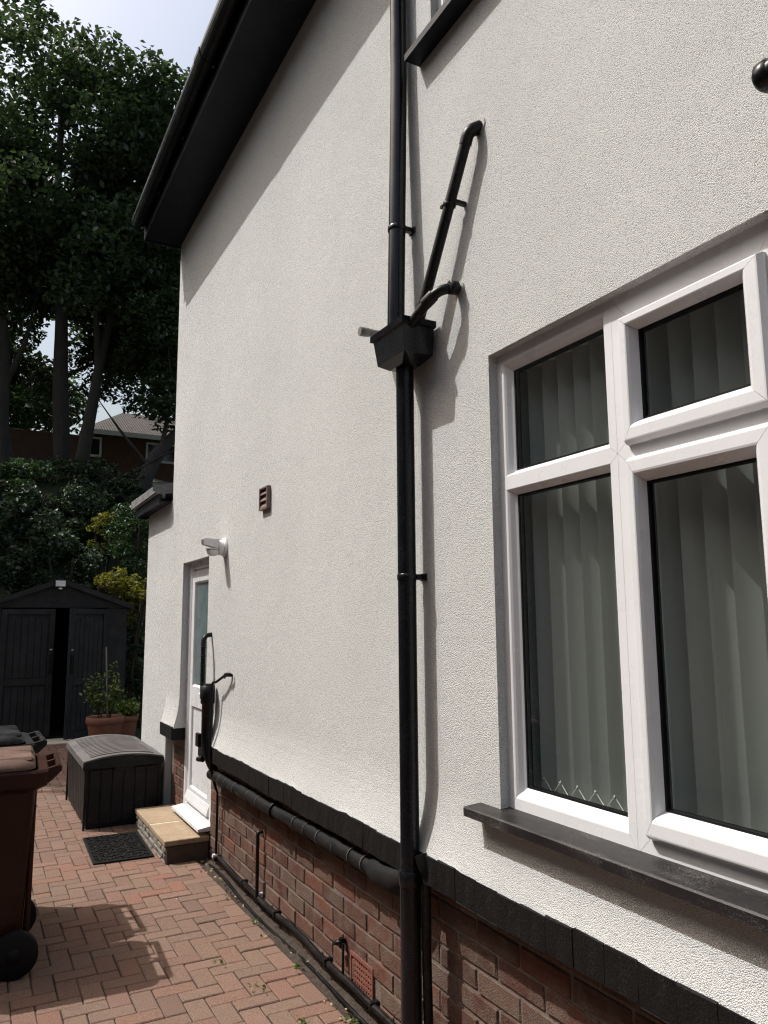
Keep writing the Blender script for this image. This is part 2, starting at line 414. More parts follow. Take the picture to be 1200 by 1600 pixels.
hm = MB().box(-.0435, .0435, -.0435, .0435, -.06, 0, .0045).mesh('paver')
half.sort(key=lambda q: abs(q[1]-3.2))
for x, y in half[:20]:
    ob = link('paver', hm, M['paver'], drive, (x, y, random.uniform(-.002, .002))); ob.rotation_euler = (0, 0, random.gauss(0, .01))
b = MB()
for x, y in half[20:]: b.box(x-.0435, x+.0435, y-.0435, y+.0435, -.05, 0, .004)
for x, y, o in rest:
    hx, hy = (PU-.0025, PU/2-.0025) if o == 0 else (PU/2-.0025, PU-.0025); z = random.uniform(-.002, .002)
    b.box(x-hx, x+hx, y-hy, y+hy, -.05, z, .004)
o = b.build('paver_field', M['paver'], drive); o['kind'] = 'stuff'
# soil strip at the foot of the wall
b = MB(); n = 160; vs = []
for i in range(n+1):
    y = -2+7.4*i/n
    for k, x in enumerate((-.045, -.02, .005, .03, .06)):
        vs.append((x+random.uniform(-.006, .006), y, -.012+random.uniform(-.008, .010)+(.012 if k > 2 else 0)))
b.add(vs, [(i*5+k, i*5+k+1, (i+1)*5+k+1, (i+1)*5+k) for i in range(n) for k in range(4)], True)
tag(b.build('soil_strip', M['soil']), 'narrow strip of dark soil along the foot of the brick wall', 'soil', None, 'structure')

# ------------------------------------------------------------------ the house
house = thing('rendered_house', 'two storey house with cream textured render, black eaves and brick base', 'house', (2, 1, 0))
HP = Matrix.Translation((-2, -1, 0))
def hp(o):
    o.matrix_parent_inverse = HP; return o
def hb(mb, name, mat, parent=None):
    o = mb.build(name, mat, parent or house)
    if parent is None: hp(o)
    return o
WIN = (.45, 1.985, .985, 2.42); UP = (.95, 2.303, 3.79, 4.62); DOOR = (5.355, 6.11, -1, 2.03)
EAVE = 4.92; YF = 6.555; YN = -6.0
BT = .768       # top of the black band
def wall_x(z):
    return -.042*max(0.0, (1.02-z)/(1.02-BT))**2
def build_wall():
    ys = set(np.round(np.arange(YN, YF, .1), 4).tolist()+[YF])
    zs = {BT, .78, .795, .815, .84, .87, .91, .96, 1.02, 1.3, 1.7, 2.2, 2.8, 3.2, 3.6, 4.2, EAVE+.15}
    for a in (WIN, UP, DOOR):
        ys |= {a[0], a[1]}; zs |= {a[2], a[3]}
    zs = {z for z in zs if z >= BT}
    ys = sorted(ys); zs = sorted(zs)
    ys = [y for i, y in enumerate(ys) if i == 0 or y-ys[i-1] > 1e-4]
    wob = {y: .004*math.sin(y*9)+.004*math.sin(y*23+1)+random.uniform(-.0035, .0035) for y in ys}
    hole = lambda y, z: any(a[0] < y < a[1] and a[2] < z < a[3] for a in (WIN, UP, DOOR))
    b = MB(); idx = {}; vs = []; fs = []
    def V(side, i, j):
        k = (side, i, j)
        if k not in idx:
            y, z = ys[i], zs[j]
            if side == 0:
                zz = z + (wob[y] if j == 0 else (wob[y]*.5 if j == 1 else 0)); vs.append((wall_x(z), y, zz))
            else: vs.append((.30, y, z))
            idx[k] = len(vs)-1
        return idx[k]
    ny, nz = len(ys)-1, len(zs)-1
    full = [[not hole((ys[i]+ys[i+1])/2, (zs[j]+zs[j+1])/2) for j in range(nz)] for i in range(ny)]
    F = lambda i, j: 0 <= i < ny and 0 <= j < nz and full[i][j]
    for i in range(ny):
        for j in range(nz):
            if not full[i][j]: continue
            for s in (0, 1): fs.append((V(s, i, j), V(s, i+1, j), V(s, i+1, j+1), V(s, i, j+1)))
            for di, dj, e in ((-1, 0, ((i, j), (i, j+1))), (1, 0, ((i+1, j), (i+1, j+1))), (0, -1, ((i, j), (i+1, j))), (0, 1, ((i, j+1), (i+1, j+1)))):
                if not F(i+di, j+dj):
                    (a, c), (d, f) = e; fs.append((V(0, a, c), V(0, d, f), V(1, d, f), V(1, a, c)))
    b.add(vs, fs); return hb(b, 'render_wall', M['render'])
build_wall()
# inner fabric so that rooms are closed and dark
b = MB()
b.box(8.7, 9.0, YN, YF, -.2, 5.0); b.box(.305, 8.7, YN, YN+.3, -.2, 5.0); b.box(.305, 8.7, YF-.3, YF, -.2, 5.0)
b.box(.305, 8.7, YN+.3, YF-.3, -.2, .15); b.box(.305, 8.7, YN+.3, YF-.3, 2.62, 2.86); b.box(.305, 8.7, YN+.3, YF-.3, 4.8, 5.0)
b.box(3.6, 3.7, YN+.3, YF-.3, .15, 2.62)
hb(b, 'inner_structure', M['plaster'])
# eaves: soffit, fascia, gutter, roof
hb(MB().box(-.30, .0, YN, YF+.03, EAVE-.006, EAVE+.012), 'soffit', M['soffit'])
hb(MB().box(-.318, -.302, YN, YF+.035, EAVE-.02, EAVE+.20), 'fascia', M['soffit'])
hb(MB().box(-.316, .06, YF+.031, YF+.045, EAVE-.02, EAVE+.22), 'box_end', M['soffit'])
b = MB(); pr = []
for k in range(13):
    a = math.pi+math.pi*k/12; pr.append((-.375+.056*math.cos(a), EAVE+.145+.056*math.sin(a)*1.45))
inn = [(x*.94+(-.375)*.06, z+.004) for x, z in pr][::-1]
b.prism(pr+inn, YN, YF+.03, 'y'); g = hb(b, 'gutter', M['black'])
for y in (4.35, .9):
    pr2 = [(-.375+.061*math.cos(math.pi+math.pi*k/12), EAVE+.148+.061*math.sin(math.pi+math.pi*k/12)*1.45) for k in range(13)]
    q = MB().prism(pr2+[(x*.92-.375*.08, z+.006) for x, z in pr2][::-1], y-.06, y+.06, 'y'); q.build('gutter_union', M['black'], g)
for y in np.arange(.3, 6.5, .8):
    MB().box(-.345, -.319, y-.012, y+.012, EAVE+.05, EAVE+.14, .003).build('gutter_bracket', M['black'], g)
b = MB()
pr = [(-.34, EAVE+.22), (4.5, EAVE+3.4), (9.3, EAVE+.22), (9.3, EAVE+.13), (4.5, EAVE+3.28), (-.34, EAVE+.12)]
b.prism(pr, YN-.1, YF+.06, 'y'); hb(b, 'roof', M['ftile'])
b = MB(); b.prism([(.02, EAVE+.13), (4.5, EAVE+3.25), (8.95, EAVE+.13)], YF-.25, YF, 'y').prism([(.02, EAVE+.13), (4.5, EAVE+3.25), (8.95, EAVE+.13)], YN+.25, YN, 'y')
hb(b, 'gable_wall', M['render'])

# brick base
BX = .05
core = MB().box(BX+.006, .28, YN, DOOR[0], -.3, .70).box(BX+.006, .28, DOOR[1]+.004, YF-.01, -.3, .70)
plinth = hb(core, 'plinth_wall', M['mortar'])
def brick_meshes(L, Hh, D, k=5, c=.004, jit=.002):
    out = []
    for _ in range(k):
        b = MB(); b.box(0, D, -L/2, L/2, -Hh/2, Hh/2, c)
        b.v = [(x+random.uniform(-jit*.5, jit), y+random.uniform(-jit, jit), z+random.uniform(-jit*.8, jit*.8)) for x, y, z in b.v]
        out.append(b.mesh('brick'))
    return out
full_b, half_b = brick_meshes(.215, .065, .10), brick_meshes(.1025, .065, .10)
AIR = (2.935, 3.15, .045, .19)
def lay(y_from, y_to, rows, z0=-.0375, step=-1):
    for r in range(rows):
        z = z0+.075*r; y = y_from + (0 if r % 2 == 0 else -.1125*0)
        first = True
        while True:
            L = .1025 if (first and r % 2) else .215
            if abs(y_to-y) < L-.002:
                L = .1025 if abs(y_to-y) >= .10 else 0
                if not L: break
            cy = y+step*L/2
            if not (AIR[0]-.02 < cy < AIR[1]+.02 and AIR[2] < z < AIR[3]-.005):
                if px((BX, cy, z)) and -100 < px((BX, cy, z))[0] < 1300 and px((BX, cy, z))[1] < 1700:
                    o = link('brick', random.choice(full_b if L > .2 else half_b), M['brick'], plinth, (BX+random.uniform(-.0015, .0015), cy, z))
                    o.rotation_euler = (random.gauss(0, .006), 0, random.gauss(0, .004))
            y += step*(L+.010); first = False
lay(5.353, .55, 10)
lay(6.118, 6.545, 9, step=1)
# black band: painted bricks on end under the render
band = hb(MB().box(-.0452, .10, YN, 5.35, BT-.091, BT-.002).box(-.048, .10, 6.125, YF-.012, BT-.091, BT-.002), 'band_core', M['band'])
bm_ = []
for k in range(5):
    b = MB(); b.box(0, .10, -.0544, .0544, -.048, .048, .002)
    b.v = [(x+random.uniform(-.002, .002), y+random.uniform(-.0015, .0015), z+random.uniform(-.002, .002)) for x, y, z in b.v]; bm_.append(b.mesh('band_brick'))
y = 5.352-.0545
while y > .35:
    link('band_brick', random.choice(bm_), M['band'], band, (-.0465+random.uniform(-.001, .001), y, BT-.045+.003*math.sin(y*9)+random.uniform(-.001, .001))); y -= .1095
y = 6.113+.0545
for k in range(4):
    link('band_brick', bm_[k], M['band'], band, (-.052+.001*k, y, BT-.045)); y += .1085

# ---- windows
def rails(outer, inner, prof, x_of, parent, name, mat, gap=.0006, side=None):
    """four mitred rails between outer and inner rectangle (y0,y1,z0,z1); prof = [(t, x)]"""
    oy0, oy1, oz0, oz1 = outer; iy0, iy1, iz0, iz1 = inner
    co = [(oy0, oz0), (oy1, oz0), (oy1, oz1), (oy0, oz1)]; ci = [(iy0, iz0), (iy1, iz0), (iy1, iz1), (iy0, iz1)]
    for k in range(4):
        a, b_ = k, (k+1) % 4; vs = []
        ax = Vector((0, co[b_][0]-co[a][0], co[b_][1]-co[a][1])).normalized()*gap
        for t, x in prof:
            for c, sgn in ((a, 1), (b_, -1)):
                yy = co[c][0]*(1-t)+ci[c][0]*t; zz = co[c][1]*(1-t)+ci[c][1]*t
                vs.append((x_of(x), yy+ax.y*sgn, zz+ax.z*sgn))
        n = len(prof); fs = [(2*i, 2*i+1, 2*i+3, 2*i+2) for i in range(n-1)]
        fs += [(2*(n-1), 2*n-1, 1, 0), tuple(range(0, 2*n, 2)), tuple(range(1, 2*n, 2))[::-1]]
        MB().add(vs, fs).build(name, mat, parent)
def pane(parent, r, x, mat=None):
    me = MB().add([(x, r[0], r[2]), (x, r[0], r[3]), (x, r[1], r[3]), (x, r[1], r[2])], [(0, 1, 2, 3)]).mesh('pane', False)   # faces the drive
    link('pane', me, mat or M['glass'], parent)
def gasket(parent, r, x, wdt=.006):
    y0, y1, z0, z1 = r; b = MB()
    b.box(x, x+.020, y0, y0+wdt, z0, z1).box(x, x+.020, y1-wdt, y1, z0, z1).box(x, x+.020, y0+wdt, y1-wdt, z0, z0+wdt).box(x, x+.020, y0+wdt, y1-wdt, z1-wdt, z1)
    b.build('gasket', M['gasket'], parent)
ident = lambda x: x
FIX = [(0, .066), (0, .034), (.55, .034), (.62, .0355), (.72, .041), (.86, .0525), (.95, .057), (1, .060), (1, .066)]
BACK = [(0, .06), (0, .0345), (1, .0345), (1, .046)]
SASH = [(0, .05), (0, .0255), (.07, .019), (.14, .0125), (.20, .0115), (.62, .0115), (.70, .013), (.82, .020), (.92, .033), (1, .046), (1, .049)]
def win_part(name, label=None):
    e = bpy.data.objects.new(name, None); C.objects.link(e); e.parent = house; e.matrix_parent_inverse = HP
    e.empty_display_size = .1
    if label: e['label'] = label
    return e
w1 = win_part('window', 'large white plastic window with opening lights on the ground floor')
G = .062
lights = [((1.468, 1.985, 1.99, 2.42), (1.516, 1.93, 2.03, 2.362)), ((1.468, 1.985, .985, 1.99), (1.516, 1.93, 1.055, 1.952)),
          ((.45, .962, 1.99, 2.42), (.505, .915, 2.03, 2.362)), ((.45, .962, .985, 1.99), (.505, .915, 1.055, 1.952))]
for o_, i_ in lights:
    rails(o_, i_, FIX, ident, w1, 'frame_rail', M['upvc']); gasket(w1, i_, .060); pane(w1, i_, G)
for o_, i_ in (((.962, 1.468, 1.99, 2.42), (1.04, 1.395, 2.05, 2.33)), ((.962, 1.468, .985, 1.99), (1.04, 1.395, 1.06, 1.93))):
    rails(o_, i_, BACK, ident, w1, 'frame_rail', M['upvc'])
for o_, i_ in (((1.003, 1.427, 2.003, 2.348), (1.064, 1.386, 2.066, 2.308)), ((1.003, 1.424, 1.030, 1.969), (1.064, 1.386, 1.098, 1.904))):
    # profile goes from outer edge to the glass
    rails(o_, i_, SASH, ident, w1, 'sash_rail', M['upvc'])
    gasket(w1, i_, .047, .006); pane(w1, i_, .0535)
b = MB(); b.prism([(-.066, .957), (-.066, .981), (-.061, .985), (.036, .992), (.036, .957)], .2, 2.09, 'y')
b.build('window_sill', M['sill'], w1)
MB().box(-.0005, .28, .45, 1.985, .95, .956).build('sill_bed', M['mortar'], w1)
w2 = win_part('window', 'white upstairs window above a black sill')
rails((UP[0], UP[1], UP[2], UP[3]), (UP[0]+.055, UP[1]-.055, UP[2]+.06, UP[3]-.055), FIX, ident, w2, 'frame_rail', M['upvc'])
pane(w2, (UP[0]+.05, UP[1]-.05, UP[2]+.05, UP[3]-.05), .064); MB().box(.034, .10, 1.59, 1.66, UP[2]+.061, UP[3]-.056).build('mullion', M['upvc'], w2)
b = MB(); b.prism([(-.070, 3.757), (-.070, 3.785), (-.066, 3.789), (.036, 3.796), (.036, 3.757)], .8, 2.393, 'y'); b.build('window_sill', M['soffit'], w2)
# upstairs curtain lining
# ---- door
dr = win_part('door', 'white half glazed plastic back door')
DX = .052
d0, d1, dz0, dz1 = 5.35, 6.11, .205, 2.03
rails((d0, d1, dz0, dz1), (d0+.055, d1-.055, dz0+.03, dz1-.06), [(0, DX+.07), (0, DX), (.75, DX), (1, DX+.012), (1, DX+.07)], ident, dr, 'door_frame', M['upvc'])
l0, l1, lz0, lz1 = d0+.060, d1-.060, dz0+.04, dz1-.066
lx = DX+.012
leafp = [(0, lx+.05), (0, lx), (.86, lx), (.93, lx+.006), (1, lx+.018), (1, lx+.05)]
rails((l0, l1, 1.0, lz1), (l0+.10, l1-.075, 1.10, lz1-.10), leafp, ident, dr, 'door_rail', M['upvc'])
rails((l0, l1, lz0, 1.0), (l0+.10, l1-.075, lz0+.12, .93), leafp, ident, dr, 'door_rail', M['upvc'])
pane(dr, (l0+.09, l1-.07, 1.09, lz1-.09), lx+.017, M['frost'])
MB().box(lx+.014, lx+.045, l0+.09, l1-.07, lz0+.11, .94, .004).build('door_panel', M['upvc'], dr)
MB().prism([(lx-.022, lz0+.005), (lx-.022, lz0+.02), (lx-.004, lz0+.075), (lx+.02, lz0+.075), (lx+.02, lz0+.005)], l0+.01, l1-.01, 'y').build('weather_bar', M['upvc'], dr)
MB().prism([(-.03, .172), (-.03, .190), (DX+.01, .204), (.25, .204), (.25, .172)], d0+.004, d1+.02, 'y').build('door_sill', M['upvc'], dr)
MB().box(lx-.008, lx, l0+.03, l0+.06, .95, 1.18, .003).tube(fillet([(lx, l0+.045, 1.06), (lx-.05, l0+.045, 1.06), (lx-.05, l0+.16, 1.06)], .02), .009, 8).build('door_handle', M['white'], dr)
MB().box(.28, .30, d0-.05, d1+.05, .1, 2.1).build('inner_hall', M['plaster'], dr)
MB().box(.058, .28, d0+.002, d1+.02, -.2, .168).build('threshold', M['mortar'], dr)

# ---- vertical blind
bl = thing('vertical_blind', 'pale grey vertical slat blind hanging behind the large window', 'blind', (.16, 1.2, 2.42))
NA = rad(44)
sm = []
for k in range(3):
    b = MB(); vs = []; nn = 6; wv = .0445
    for i in range(nn+1):
        u = -wv+2*wv*i/nn; cv = .004*(1-(u/wv)**2)*(1+.3*k)
        for z in (0, 1): vs.append((cv, u, -.03-z*1.385))
    b.add(vs, [(2*i, 2*i+1, 2*i+3, 2*i+2) for i in range(nn)], True); me = b.mesh('slat'); me.materials.append(M['fabric']); sm.append(me)
ys_ = []
y = 2.06
while y > .40:
    o = link('slat', random.choice(sm), M['fabric'], bl, (0, y-1.2, 0)); o.rotation_euler = (0, 0, NA+random.gauss(0, .02)+math.pi/2*0)
    # slat normal turned towards -x,-y
    ys_.append(y); y -= .073
MB().box(-.025, .025, -.85, .90, -.03, .01).build('head_rail', M['white'], bl)
b = MB()
for a, c in zip(ys_[:-1], ys_[1:]):
    p = [(-.046, a-1.2, -1.340), (-.046, (a+c)/2-1.2, -1.378), (-.046, c-1.2, -1.340)]
    b.tube(p, .0017, 5)
    b.lathe([(0, -.006), (.006, 0), (0, .006)], p[0], 'z', 6)
b.build('bead_chain', M['chain'], bl)

# ------------------------------------------------------------------ rear extension
ext = thing('rear_extension', 'low cream rendered extension with black fascia beyond the back door', 'extension', (1.5, 7.1, 0))
EP = Matrix.Translation((-1.5, -7.1, 0))
def eb(mb, n, m): o = mb.build(n, m, ext); o.matrix_parent_inverse = EP; return o
eb(MB().box(0.002, 4.0, YF+.004, 7.565, -.25, 2.605, .006), 'wall', M['render'])
eb(MB().box(-.105, -.088, YF+.05, 7.64, 2.575, 2.652).box(-.105, .5, 7.64, 7.656, 2.575, 2.652), 'fascia', M['soffit'])
eb(MB().box(-.087, .0, YF+.05, 7.638, 2.588, 2.598), 'soffit', M['soffit'])
r = eb(MB().prism([(-.130, 2.655), (-.130, 2.668), (4.2, 3.30), (4.2, 3.25)], YF+.06, 7.70, 'y'), 'roof', M['lead'])
b = MB()
for k in range(4):
    y0 = YF+.065+k*.284
    b = MB().prism([(-.138, 2.669), (-.138, 2.735+.003*k), (-.10, 2.748+.002*k), (.35, 2.82), (.35, 2.742)], y0, y0+.277, 'y'); b.build('roof_sheet', M['lead'], r)
b = MB(); vs = []
for i in range(9):
    z = 2.62+i*.018
    vs += [(-.02-random.uniform(0, .04), YF+.058+random.uniform(-.02, .02), z), (.0-.16*(1 if i > 2 else .5), YF+.066, z+random.uniform(-.01, .01)), ]
b.add(vs, [(2*i, 2*i+1, 2*i+3, 2*i+2) for i in range(8)]); b.build('flashing', M['lead'], r)

# ------------------------------------------------------------------ rain and waste pipes on the wall
def cyl_ring(b, p, d, r, L, n=18):
    p = Vector(p); d = Vector(d).normalized(); b.tube([p-d*L/2, p-d*L*.4, p+d*L*.4, p+d*L/2], [r*.95, r, r, r*.95], n); return b
def clip(name, p, wallp, r, parent, mat):
    p = Vector(p); wp = Vector(wallp); b = MB()
    cyl_ring(b, p, (0, 0, 1), r, .022); b.box(min(p.x, wp.x)-.0, max(p.x, wp.x)-.0, wp.y-.009, wp.y+.009, wp.z-.010, wp.z+.010)
    b.box(wp.x-.008, wp.x-.0005, wp.y-.022, wp.y+.022, wp.z-.014, wp.z+.014, .003)
    return b.build(name, mat, parent)
PX, PY = -.066, 2.428
dp = thing('downpipe', 'black round downpipe running from the hopper head to the ground', 'pipe', (PX, PY, 0))
MB().tube([(0, 0, -.05), (0, 0, .69)], .036, 24).build('pipe', M['black'], dp)
MB().tube([(0, 0, .66), (.003, .003, 2.52)], .0335, 24).build('pipe', M['black'], dp)
cyl_ring(MB(), (0, 0, .685), (0, 0, 1), .0405, .05, 24).build('socket', M['black'], dp)
clip('bracket', (.002, 0, 1.715), (-PX, -.015, 1.715), .0375, dp, M['black'])
up = thing('downpipe', 'black round rainwater pipe dropping from the eaves into the hopper head', 'pipe', (-.08, 2.468, 2.6))
P0 = Vector((0, 0, .02)); P1 = Vector((.036, .018, 1.15))
pth = fillet([P0, P1, (.038, .02, 1.9), (-.28, .02, 2.25), (-.28, .02, 2.4)], .08)
MB().tube(pth, .0335, 24).build('pipe', M['black'], up)
cyl_ring(MB(), (.0013, .0006, .052), (.036, .018, 1.13), .037, .022, 24).build('socket', M['black'], up)
zc = 3.085-2.6
clip('bracket', (.0155, .0077, zc), (.0795, -.008, zc), .0375, up, M['black'])
# hopper head
hop = thing('hopper_head', 'black plastic hopper head box collecting the pipes on the render', 'hopper', (0, 2.36, 2.5))
b = MB()
def loft(b, secs):
    n = len(secs[0]); vs = [p for s in secs for p in s]
    b.add(vs, [(i*n+k, i*n+(k+1) % n, (i+1)*n+(k+1) % n, (i+1)*n+k) for i in range(len(secs)-1) for k in range(n)])
    return b
def sec(x0, x1, y0, y1, z): return [(x0, y0, z), (x1, y0, z), (x1, y1, z), (x0, y1, z)]
loft(b, [sec(-.104, -.030, .016, .115, .000), sec(-.142, -.020, -.062, .140, .018), sec(-.148, -.016, -.068, .168, .135), sec(-.141, -.022, -.061, .161, .135), sec(-.130, -.028, -.05, .12, .03)])
b.add(sec(-.104, -.030, .016, .115, .000), [(0, 1, 2, 3)]); b.build('body', M['black'], hop)
b = MB(); loft(b, [sec(-.149, -.013, -.069, .169, .120), sec(-.155, -.011, -.076, .178, .124), sec(-.155, -.011, -.076, .178, .146), sec(-.142, -.021, -.062, .164, .146), sec(-.142, -.021, -.062, .164, .124)]); b.build('rim', M['black'], hop)
MB().box(-.128, -.030, -.048, .118, .032, .04).build('inside', M['dark'], hop)
# overflow stub
st = thing('overflow_pipe', 'short shiny black pipe end poking out left of the hopper head', 'pipe', (0, 2.69, 2.735))
MB().tube([(.02, 0, 0), (-.105, 0, -.004)], .0165, 16).build('pipe', M['greypipe'], st)
MB().tube([(-.085, 0, -.0035), (-.088, 0, -.0035), (-.122, 0, -.004), (-.125, 0, -.004)], [.0165, .0195, .0195, .018], 16).build('end_cap', M['greypipe'], st)
# diagonal waste pipe
wp = thing('waste_pipe', 'long straight black waste pipe slanting down the render into the hopper', 'pipe', (0, 1.995, 3.24))
A = Vector((.03, .0, 0.012)); Bp = Vector((-.040, .012, -.012)); Cq = Vector((-.066, 2.345-1.995, 2.60-3.24))
MB().tube(fillet([A, Bp, Cq], .022, 8), .0195, 16).build('pipe', M['blackmat'], wp)
dd = (Cq-Bp).normalized()
b = MB(); b.tube(fillet([(.0, .0, .010), Bp, Bp+dd*.045], .022, 8), .0218, 16); b.build('elbow', M['blackmat'], wp)
pc = Bp+dd*.245
b = MB(); cyl_ring(b, pc, dd, .024, .016, 14); b.box(pc.x, .0, pc.y-.035, pc.y-.018, pc.z-.006, pc.z+.006); b.box(pc.x-.004, pc.x+.01, pc.y-.03, pc.y-.01, pc.z-.006, pc.z+.006); b.box(pc.x-.02, pc.x-.005, pc.y+.018, pc.y+.032, pc.z-.004, pc.z+.006); b.build('clip', M['blackmat'], wp)
MB().tube([(-.004, -.002, .0115), (.001, -.002, .0115)], .029, 14).build('wall_seal', M['mortar2'], wp)
# curved waste pipe
wp2 = thing('waste_pipe', 'short black waste pipe with a swept bend above the hopper', 'pipe', (0, 2.14, 2.715))
q = fillet([(.03, 0, 0), (-.072, .012, -.002), (-.100, .10, -.055), (-.112, .20, -.115)], .055, 8)
MB().tube(q, .0185, 16).build('pipe', M['blackmat'], wp2)
MB().tube([(-.012, 0, 0), (-.014, 0, 0), (-.045, .004, 0), (-.047, .004, 0)], [.019, .0245, .0245, .019], 16).build('socket', M['blackmat'], wp2)
cyl_ring(MB(), (-.090, .063, -.033), (-.033, .088, -.053), .0225, .05, 16).build('socket', M['blackmat'], wp2)
MB().tube([(-.006, 0, 0), (.001, 0, 0)], .0265, 14).build('wall_seal', M['mortar2'], wp2)
# pipe end at the right edge
pe = thing('overflow_pipe', 'glossy black pipe end at the right edge above the large window', 'pipe', (0, .852, 2.655))
MB().tube(fillet([(.03, -.10, .0), (-.085, -.10, .0), (-.085, .045, -.006)], .05, 8), .028, 20).build('pipe', M['black'], pe)
MB().tube([(-.085, .02, -.005), (-.085, .025, -.005), (-.085, .045, -.006), (-.085, .055, -.0065)], [.028, .032, .032, .022], 20).build('end_cap', M['black'], pe)

# lagged horizontal waste pipe under the band
lp = thing('lagged_pipe', 'thick black lagged waste pipe along the brick base under the render', 'pipe', (0, 3.9, .60))
path = []; rs = []
yy = 5.12
segs = []
while yy > 2.60:
    path.append((-.012+random.uniform(-.003, .003), yy-3.9, (yy-3.9)*-.010+random.uniform(-.004, .004))); rs.append(.034+random.uniform(-.003, .003)); yy -= .06
MB().tube(path, rs, 18).build('pipe', M['lag'], lp)
for yk in (4.86, 4.74, 4.56, 4.31, 4.14, 3.92, 3.60, 3.46, 3.31, 3.14, 2.98, 2.86):
    b = MB(); cyl_ring(b, (-.012, yk-3.9, (yk-3.9)*-.01), (0, 1, 0), .0375 if yk != 3.92 else .042, .005 if yk != 3.92 else .03, 18); b.build('joint_ring', M['ring'] if yk != 3.92 else M['lag'], lp)
b = MB(); pts = [(-.012, 2.80-3.9, .011), (-.014, 2.74-3.9, .012), (-.018, 2.68-3.9, .014), (-.02, 2.60-3.9, .02), (-.01, 2.52-3.9, .05), (.02, 2.46-3.9, .10)]
b.tube(pts, [.040, .052, .046, .050, .042, .03], 14); b.build('knuckle', M['lag'], lp)
# stack pipe stub behind downpipe
sp = thing('branch_joint', 'lumpy black pipe joint on the band just behind the tall downpipe', 'pipe', (0, 2.36, .70))
b = MB(); b.tube(fillet([(.03, .0, .0), (-.04, .0, .01), (-.05, .02, .07)], .03, 6), .024, 14); b.build('elbow', M['lag'], sp)
b = MB(); b.tube(fillet([(-.03, .02, -.02), (-.03, .025, -.25), (-.02, .03, -.72)], .03, 6), .016, 12); b.build('drop_pipe', M['blackmat'], sp)

# standpipe by the door
sg = thing('standpipe', 'black painted upright pipe with hooked rail standing beside the back door', 'pipe', (0, 5.1, 0))
b = MB(); b.tube(fillet([(.03, .15, 1.485), (-.058, .13, 1.475), (-.065, .105, 1.36), (-.065, .10, 1.06)], .05, 8), .0155, 12); b.build('hooked_rail', M['blackmat'], sg)
for z in (1.16, 1.22, 1.28, 1.34, 1.40):
    cyl_ring(MB(), (-.065, .103, z), (0, 0, 1), .0185, .008, 12).build('rail_ring', M['blackmat'], sg)
b = MB(); b.tube([(-.055, .0, 1.155), (-.055, .0, 1.15), (-.055, .0, 1.04), (-.055, .0, 1.035), (-.055, .0, .80), (-.05, -.005, .735), (-.03, -.03, .655), (-.012, -.05, .61)], [.036, .046, .046, .037, .037, .036, .028, .026], 18); b.build('upright_pipe', M['blackmat'], sg)
b = MB(); b.tube(fillet([(.0, -.36, 1.235), (-.035, -.31, 1.235), (-.05, -.17, 1.185), (-.055, -.10, 1.18), (-.055, -.095, 1.10), (-.055, -.085, .72), (-.045, -.09, .62), (-.02, -.11, .52), (.015, -.03, .47), (.022, -.01, .42), (.022, -.005, .06)], .03, 5), .0085, 10); b.build('thin_pipe', M['blackmat'], sg)
MB().tube(fillet([(-.03, -.29, 1.22), (-.045, -.34, 1.245), (-.03, -.385, 1.25), (-.01, -.39, 1.235)], .02, 5), .008, 8).build('hook', M['blackmat'], sg)
MB().box(-.105, -.080, .03, .10, .76, .845, .004).build('flap', M['blackmat'], sg)
MB().tube([(-.06, .06, .68), (-.085, .10, .675)], [.022, .016], 10).build('spigot', M['blackmat'], sg)
MB().box(-.08, -.03, -.03, .03, 1.154, 1.165, .003).build('cap', M['blackmat'], sg)
MB().tube([(.03, -.005, .085), (.0, -.005, .085)], .012, 8).build('pipe_clip', M['white'], sg)
# little overflow on the brick
ov = thing('overflow_pipe', 'thin black pipe hooked out of the bricks midway along the base', 'pipe', (.03, 4.275, 0))
MB().tube(fillet([(.04, 0, .405), (-.012, 0, .41), (-.012, -.001, .05)], .018, 6), .0095, 10).build('pipe', M['blackmat'], ov)
MB().tube([(.02, 0, .083), (-.004, 0, .083)], .010, 8).build('pipe_clip', M['white'], ov)
# cable along the foot of the wall
cb = thing('ground_pipe', 'black pipe and cable running along the foot of the brick base', 'pipe', (.02, 3.0, .03))
pts = [(.012+.006*math.sin(i*.9), 2.25-i*.18, .035+.006*math.sin(i*1.7)) for i in range(27)]
MB().tube(pts, .014, 10).build('pipe', M['blackmat'], cb)
pts = [(-.018+.012*math.sin(i*.7+1), 2.2-i*.16, -.028+.012*math.sin(i*.55)) for i in range(28)]
MB().tube(pts, .008, 8).build('cable', M['blackmat'], cb)
for yk in (2.1, 1.55, 1.0, .35, -.1, -.6):
    MB().box(-.008, .034, yk-.01, yk+.01, .018, .055, .004).build('pipe_clip', M['blackmat'], cb)
# air brick
ab = thing('air_brick', 'red terracotta air brick low in the brick base beside the downpipe', 'air brick', (BX, 3.043, .115))
b = MB(); W2, H2 = .1045, .068; nc, nr = 9, 5; tw, th_ = .0105, .0115
b.box(-.004, .05, -W2, W2, -H2, -H2+.014).box(-.004, .05, -W2, W2, H2-.014, H2).box(-.004, .05, -W2, -W2+.012, -H2+.014, H2-.014).box(-.004, .05, W2-.012, W2, -H2+.014, H2-.014)
b.build('frame', M['airbrick'], ab); b = MB()
for i in range(1, nc):
    y = -W2+.012+(2*W2-.024)*i/nc; b.box(.0, .04, y-tw/2, y+tw/2, -H2+.014, H2-.014)
b.build('vertical_bars', M['airbrick'], ab); b = MB()
for j in range(1, nr):
    z = -H2+.014+(2*H2-.028)*j/nr; b.box(-.0008, .04, -W2+.012, W2-.012, z-th_/2, z+th_/2)
b.build('cross_bars', M['airbrick'], ab)
MB().box(.03, .05, -W2+.01, W2-.01, -H2+.012, H2-.012).build('dark_back', M['dark'], ab)
